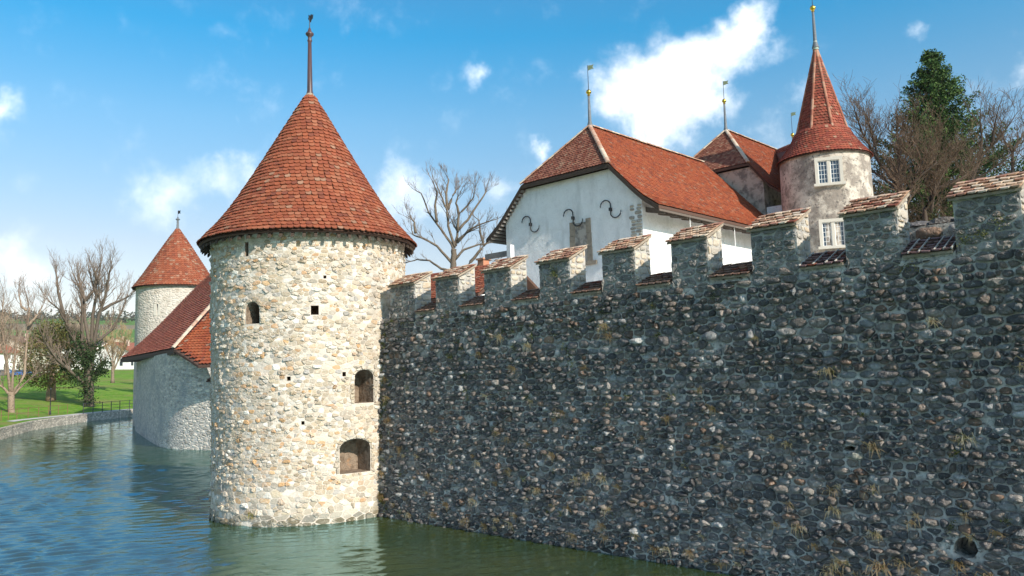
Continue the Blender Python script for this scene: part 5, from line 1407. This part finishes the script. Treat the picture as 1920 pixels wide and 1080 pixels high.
# ------------------------------------------------------------------ plants on the dark wall
def wall_plants():
    rng = random.Random(111); mb = MB(); ms = MB()
    spots = []
    for i in range(170):
        u = rng.uniform(.1, 17.5); z = rng.random()**1.5*5.2 + .15
        if z > 2.2 and rng.random() < .55: continue
        spots.append((u, z, rng.uniform(.8, 1.6)))
    spots += [(14.15, .55, 2.0), (15.35, .75, 1.5), (15.8, .6, 1.6), (16.4, .7, 1.2), (13.0, .75, 1.2), (11.6, .5, 1.2), (2.3, 1.3, 1.2), (.25, 1.2, 1.5), (.2, .6, 1.5), (.15, 1.9, 1.2)]
    for u, z, s in spots:
        dry = rng.choice([(.66,.47,.25),(.54,.36,.19),(.72,.55,.33),(.44,.28,.13)])
        for _ in range(int(24*s)):
            a = rng.uniform(-1, 1); ln = rng.uniform(.06, .17)*s
            p = Vector((u + rng.uniform(-.04, .04)*s, wall_v(z) - .03, z + rng.uniform(-.02, .02)))
            up = rng.uniform(-.5, .9); m = p + Vector((a*ln*.6, -rng.uniform(.2, .8)*ln - .02, ln*up*.6)); e = m + Vector((a*ln*rng.uniform(.0, .8), -rng.uniform(-.1, .3)*ln, ln*rng.uniform(-1.1, .35)))
            w = Vector((.004*s, 0, .0025)); kk = rng.uniform(.7, 1.2); c = tuple(x*kk for x in (dry if rng.random() > .07 else (.16,.16,.05)))
            mb.add([tuple(p - w), tuple(p + w), tuple(m + w), tuple(m - w), tuple(e)], [(0, 1, 2, 3), (3, 2, 4)], c)
    o = stuff(obj('dry_grass', mb, M['straw'])); o.location = W0; o.rotation_euler = (0, 0, ANG); tag(o, 'dry straw coloured grass tufts growing from the joints of the dark moat wall', 'grass')
    cen = []
    for i in range(130):
        if i < 45: u, z = abs(rng.gauss(0, .22)) + .05, rng.uniform(.2, 5.6)
        elif i < 90: u, z = rng.uniform(0, 10), 5.7 - abs(rng.gauss(0, .9))
        else: u, z = rng.uniform(0, 17), rng.uniform(.1, 5.5)
        g = [(.10,.12,.02),(.07,.085,.018),(.16,.14,.03),(.055,.07,.02)]
        leaf_cloud(ms, rng, [(Vector((u + rng.uniform(-.06, .06), wall_v(z) - .035, z + rng.uniform(-.05, .05))), .075) for _ in range(rng.randint(3, 8))], .016, g, per=13)
    for (u, z) in ((6.9, 6.45), (7.0, 6.35), (16.1, 6.0), (16.35, 6.2), (15.8, 5.95), (14.9, 5.6)):
        leaf_cloud(ms, rng, [(Vector((u + rng.uniform(-.1, .1), MV0 - .02, z + rng.uniform(-.06, .06))), .09) for _ in range(7)], .018, [(.14,.14,.03),(.10,.11,.03)], per=14)
    o = stuff(obj('moss', ms, M['leaf'])); o.location = W0; o.rotation_euler = (0, 0, ANG); tag(o, 'green and ochre moss cushions on the dark moat wall', 'moss')
    # a lone tuft at the foot of the round tower
    tf = MB(); th = math.radians(-19)
    for _ in range(70):
        p = Vector((2.94*math.sin(th), -2.94*math.cos(th), .30)) + Vector((rng.uniform(-.07, .07), rng.uniform(-.04, 0), rng.uniform(-.08, .08)))
        a = Vector((rng.uniform(-1, 1), -rng.random(), rng.uniform(-.6, .9))).normalized()*rng.uniform(.06, .14); w = Vector((.008, 0, .004))
        tf.add([tuple(p - w), tuple(p + w), tuple(p + a)], [(0, 1, 2)], rng.choice([(.30,.24,.05),(.22,.20,.05),(.38,.28,.09)]))
    o = stuff(obj('weed', tf, M['straw'])); o.location = TC; tag(o, 'yellow weed growing low on the sunlit round tower above the water', 'weed')
wall_plants()

# ------------------------------------------------------------------ far bank: railing, fence, post
def along(pts, step):
    out = []; acc = 0; last = pts[0]; out.append(pts[0])
    for a, b in zip(pts, pts[1:]):
        L = (b - a).length; s = step - acc
        while s <= L: out.append(a.lerp(b, s/L)); s += step
        acc = (acc + L) % step
    return out
def rail_thing(name, label, cat, pts, s, h, rails, m, step, r):
    base = []
    for p in pts:
        d = (p - MC).normalized(); q = p + d*s; base.append(Vector((q.x, q.y, ground_h(q, s) + .05)))
    root = thing(name, label, cat, base[0]); O = base[0]
    posts = along(base, step)
    for p in posts:
        mb = MB(); q = p - O; mb.tube([q - Vector((0, 0, .15)), q + Vector((0, 0, h + .05))], [r*1.5, r*1.5], 6); obj('post', mb, m, root)
    for k in rails:
        mb = MB(); mb.tube([q - O + Vector((0, 0, h*k)) for q in posts], [r]*len(posts), 6); obj('rail', mb, m, root)
rail_thing('railing', 'dark iron railing on the moat edge beside the ivy tree and path', 'railing', [Vector(p) for p in ((-48.45,90.6),(-48.6,96),(-48.7,101.2),(-46,106))], .28, 1.15, (1, .66, .33), M['iron'], 2.2, .028)
rail_thing('fence', 'thin rusty meadow fence behind the path on the far bank', 'fence', [Vector(p) for p in ((-38,55),(-40.5,63.6),(-45.7,76.4),(-47.2,83.9),(-48.5,91.2))], 5.4, .95, (1, .5), mat('rusty_iron', (.22,.11,.07), .8), 2.5, .02)
p = thing('lamp_post', 'slim dark post standing on the meadow left of the ivy tree', 'post', (-51.6, 89.5, .95))
mb = MB(); mb.lathe([(.10, -.2), (.10, .35), (.055, .5), (.05, 2.7), (.09, 2.72), (.09, 2.95), (.001, 3.0)], 10); obj('shaft', mb, M['iron'], p, True)

# ------------------------------------------------------------------ the town across the meadow
def ground_at(x, y):
    """height of the ground sheet under a point outside the moat"""
    P = Vector((x, y)); d = (P - MC); dn = d.normalized(); best = None
    for i in range(len(BANK)):
        a = Vector(BANK[i]); b = Vector(BANK[(i+1) % len(BANK)]); e = b - a
        den = dn.x*e.y - dn.y*e.x
        if abs(den) < 1e-9: continue
        ac = a - MC; t = (ac.x*e.y - ac.y*e.x)/den; s = (ac.x*dn.y - ac.y*dn.x)/den
        if t > 0 and -1e-6 <= s <= 1 + 1e-6: best = t if best is None else min(best, t)
    return ground_h(P, d.length - best)
WALLM = {k: mat('render_' + k, c, .9, noise=(.6, tuple(x*.9 for x in c), .45, .65)) for k, c in (('white', (.80,.79,.76)), ('cream', (.72,.66,.54)), ('grey', (.55,.55,.54)), ('pink', (.62,.47,.40)))}
ROOFM = {k: mat('roofing_' + k, c, .9, noise=(1.5, tuple(x*.7 for x in c), .45, .7), bump=[(3, .5, 3, .1)]) for k, c in (('red', (.30,.11,.07)), ('brown', (.20,.12,.09)), ('grey', (.17,.165,.165)))}
def town_house(label, x, y, w, l, h, rh, rot, wm, rm):
    z = ground_at(x, y)
    root = thing('town_house', label, 'house', (x, y, z), rot, 'houses of the town beyond the meadow')
    mb = MB(); mb.prism([(-w/2, -l/2, -3), (w/2, -l/2, -3), (w/2, -l/2, h), (0, -l/2, h + rh*.97), (-w/2, -l/2, h)], (0, l, 0)); obj('wall', mb, WALLM[wm], root)
    mb = MB(); o = .6
    for s in (1, -1):
        a, b = V3(0, -l/2 - o, h + rh), V3(s*(w/2 + o), -l/2 - o, h - rh*o/(w/2))
        mb.prism([a, b, b + V3(0, 0, .28), a + V3(0, 0, .28)], (0, l + 2*o, 0))
    roof = obj('roof', mb, ROOFM[rm], root)
    mb = MB(); mb.box((w*.18, -l*.2, h + rh*.3), (w*.18 + .7, -l*.2 + .7, h + rh + .9)); obj('chimney', mb, WALLM['pink'], roof)
    fl = max(1, int(h/2.8))
    for f in range(fl):
        for k in range(3):                               # gable-end windows
            xx = (k - 1)*w*.28; z0 = .9 + f*2.8
            mb = MB(); mb.box((xx - .5, -l/2 - .05, z0), (xx + .5, -l/2 + .1, z0 + 1.3)); obj('window', mb, M['far_glass'], root)
        for k in range(4):
            yy = -l/2 + l*(k + .5)/4; z0 = .9 + f*2.8
            for s in (1, -1):
                mb = MB(); mb.box((s*w/2 - .06, yy - .55, z0), (s*w/2 + .06, yy + .55, z0 + 1.3)); obj('window', mb, M['far_glass'], root)
rt = random.Random(131)
TOWN = []
def dirp(px, dist):                                       # bearing by column of the far view
    a = math.atan((px - 960)/1500); return dist*math.sin(a), dist*math.cos(a)
specs = [(-10, 255, 'white', 'red', 'white house with red roof at the far left end of the town'), (18, 330, 'white', 'brown', 'wide white house with brown roof behind the left bare tree'), (42, 262, 'cream', 'brown', 'cream house with brown roof left of the bushy tree'),
         (70, 350, 'white', 'grey', 'white house with grey roof above the bushy tree'), (5, 420, 'white', 'grey', 'white block with grey roof high on the far left slope'), (95, 300, 'grey', 'brown', 'grey house with brown roof hidden behind the bushy tree'), (120, 380, 'white', 'grey', 'white house with grey roof seen left of the ivy trunk'),
         (148, 300, 'white', 'brown', 'white house with brown roof seen through the ivy tree limbs'), (172, 400, 'white', 'brown', 'white house with brown roof high behind the ivy tree'), (188, 300, 'white', 'grey', 'long white building with grey roof right of the ivy trunk'), (212, 330, 'cream', 'brown', 'cream house with brown roof beside the far tower'), (232, 290, 'white', 'red', 'white house with red roof just left of the far tower'),
         (55, 470, 'white', 'brown', 'small white house with brown roof high above the town'), (110, 480, 'cream', 'grey', 'small cream house with grey roof on the far slope'), (205, 480, 'white', 'red', 'small white house with red roof on the far slope near the tower'), (30, 385, 'cream', 'brown', 'cream house with brown roof between two white houses')]
for px, dist, wm, rm, lab in specs:
    x, y = dirp(px, dist)
    town_house(lab, x, y, rt.uniform(9, 13), rt.uniform(12, 18), rt.uniform(5.2, 7.5), rt.uniform(2.4, 3.6), rt.uniform(-.9, .9), wm, rm)
def car(label, x, y, rot, paint):
    z = ground_at(x, y)
    root = thing('parked_car', label, 'car', (x, y, z + .05), rot, 'cars parked in front of the town')
    body = [(-2.1,.35),(2.1,.35),(2.15,.7),(1.95,.88),(.95,.98),(.35,1.42),(-1.1,1.45),(-1.85,1.0),(-2.12,.92)]
    mb = MB(); mb.prism([(a, -.85, b) for a, b in body], (0, 1.7, 0)); b = obj('body', mb, paint, root)
    mb = MB(); mb.prism([(.80,-.87,1.0),(.32,-.87,1.37),(-1.02,-.87,1.39),(-1.6,-.87,1.02)], (0, 1.74, 0)); obj('windows', mb, M['far_glass'], root)
    mb = MB(); mb.prism([(1.0,-.72,1.0),(.42,-.72,1.42),(.45,-.72,1.44),(1.04,-.72,1.02)], (0, 1.44, 0)); obj('windscreen', mb, M['far_glass'], root)
    for wx in (-1.3, 1.3):
        for s in (-1, 1):
            mb = MB(); mb.tube([(wx, s*.70, .33), (wx, s*.90, .33)], [.33, .33], 12); obj('wheel', mb, M['asphalt'], root)
for px, dist, rot, c, lab in ((4, 205, .5, (.10,.11,.13), 'dark grey car parked at the far left edge'), (36, 212, .3, (.04,.12,.35), 'blue car parked behind the left bare tree'), (54, 214, .4, (.05,.20,.42), 'light blue car parked right of the other blue car'), (12, 222, .2, (.55,.56,.57), 'silver car parked at the far left in the second row')):
    x, y = dirp(px, dist); pm = mat('car_paint', c, .3, spec=.6); car(lab, x, y, rot, pm)
# woods along the far skyline
def far_wood():
    rng = random.Random(141); mb = MB(); cen = []
    for i in range(900):
        px = rng.uniform(-500, 900); dist = rng.choice((rng.uniform(1150, 1500), rng.uniform(520, 640)))
        x, y = dirp(px, dist)
        if dist < 700 and math.sin(px*.05) < .2: continue
        z = ground_at(x, y); cen.append((Vector((x, y, z + 4)), 9))
    leaf_cloud(mb, rng, cen, 2.6, [(.075,.07,.045),(.10,.085,.055),(.05,.062,.035)], squash=.6, per=14)
    o = stuff(obj('woodland', mb, M['leaf'])); tag(o, 'brownish bare woods along the far hillside skyline', 'wood')
far_wood()

# ------------------------------------------------------------------ the air: thin spring haze
def build_haze():
    mb = MB(); mb.box((-9600, -9600, -4), (9600, 9600, 240))
    m = bpy.data.materials.new('haze'); m.use_nodes = True; N = m.node_tree.nodes; L = m.node_tree.links
    N.remove(N['Principled BSDF']); v = N.new('ShaderNodeVolumePrincipled')
    v.inputs['Color'].default_value = (.86, .92, 1, 1); v.inputs['Density'].default_value = 0.00009; v.inputs['Anisotropy'].default_value = .2
    L.new(v.outputs[0], N['Material Output'].inputs['Volume'])
    stuff(tag(obj('haze', mb, m), 'thin pale spring haze over the far hills', 'haze'))
build_haze()
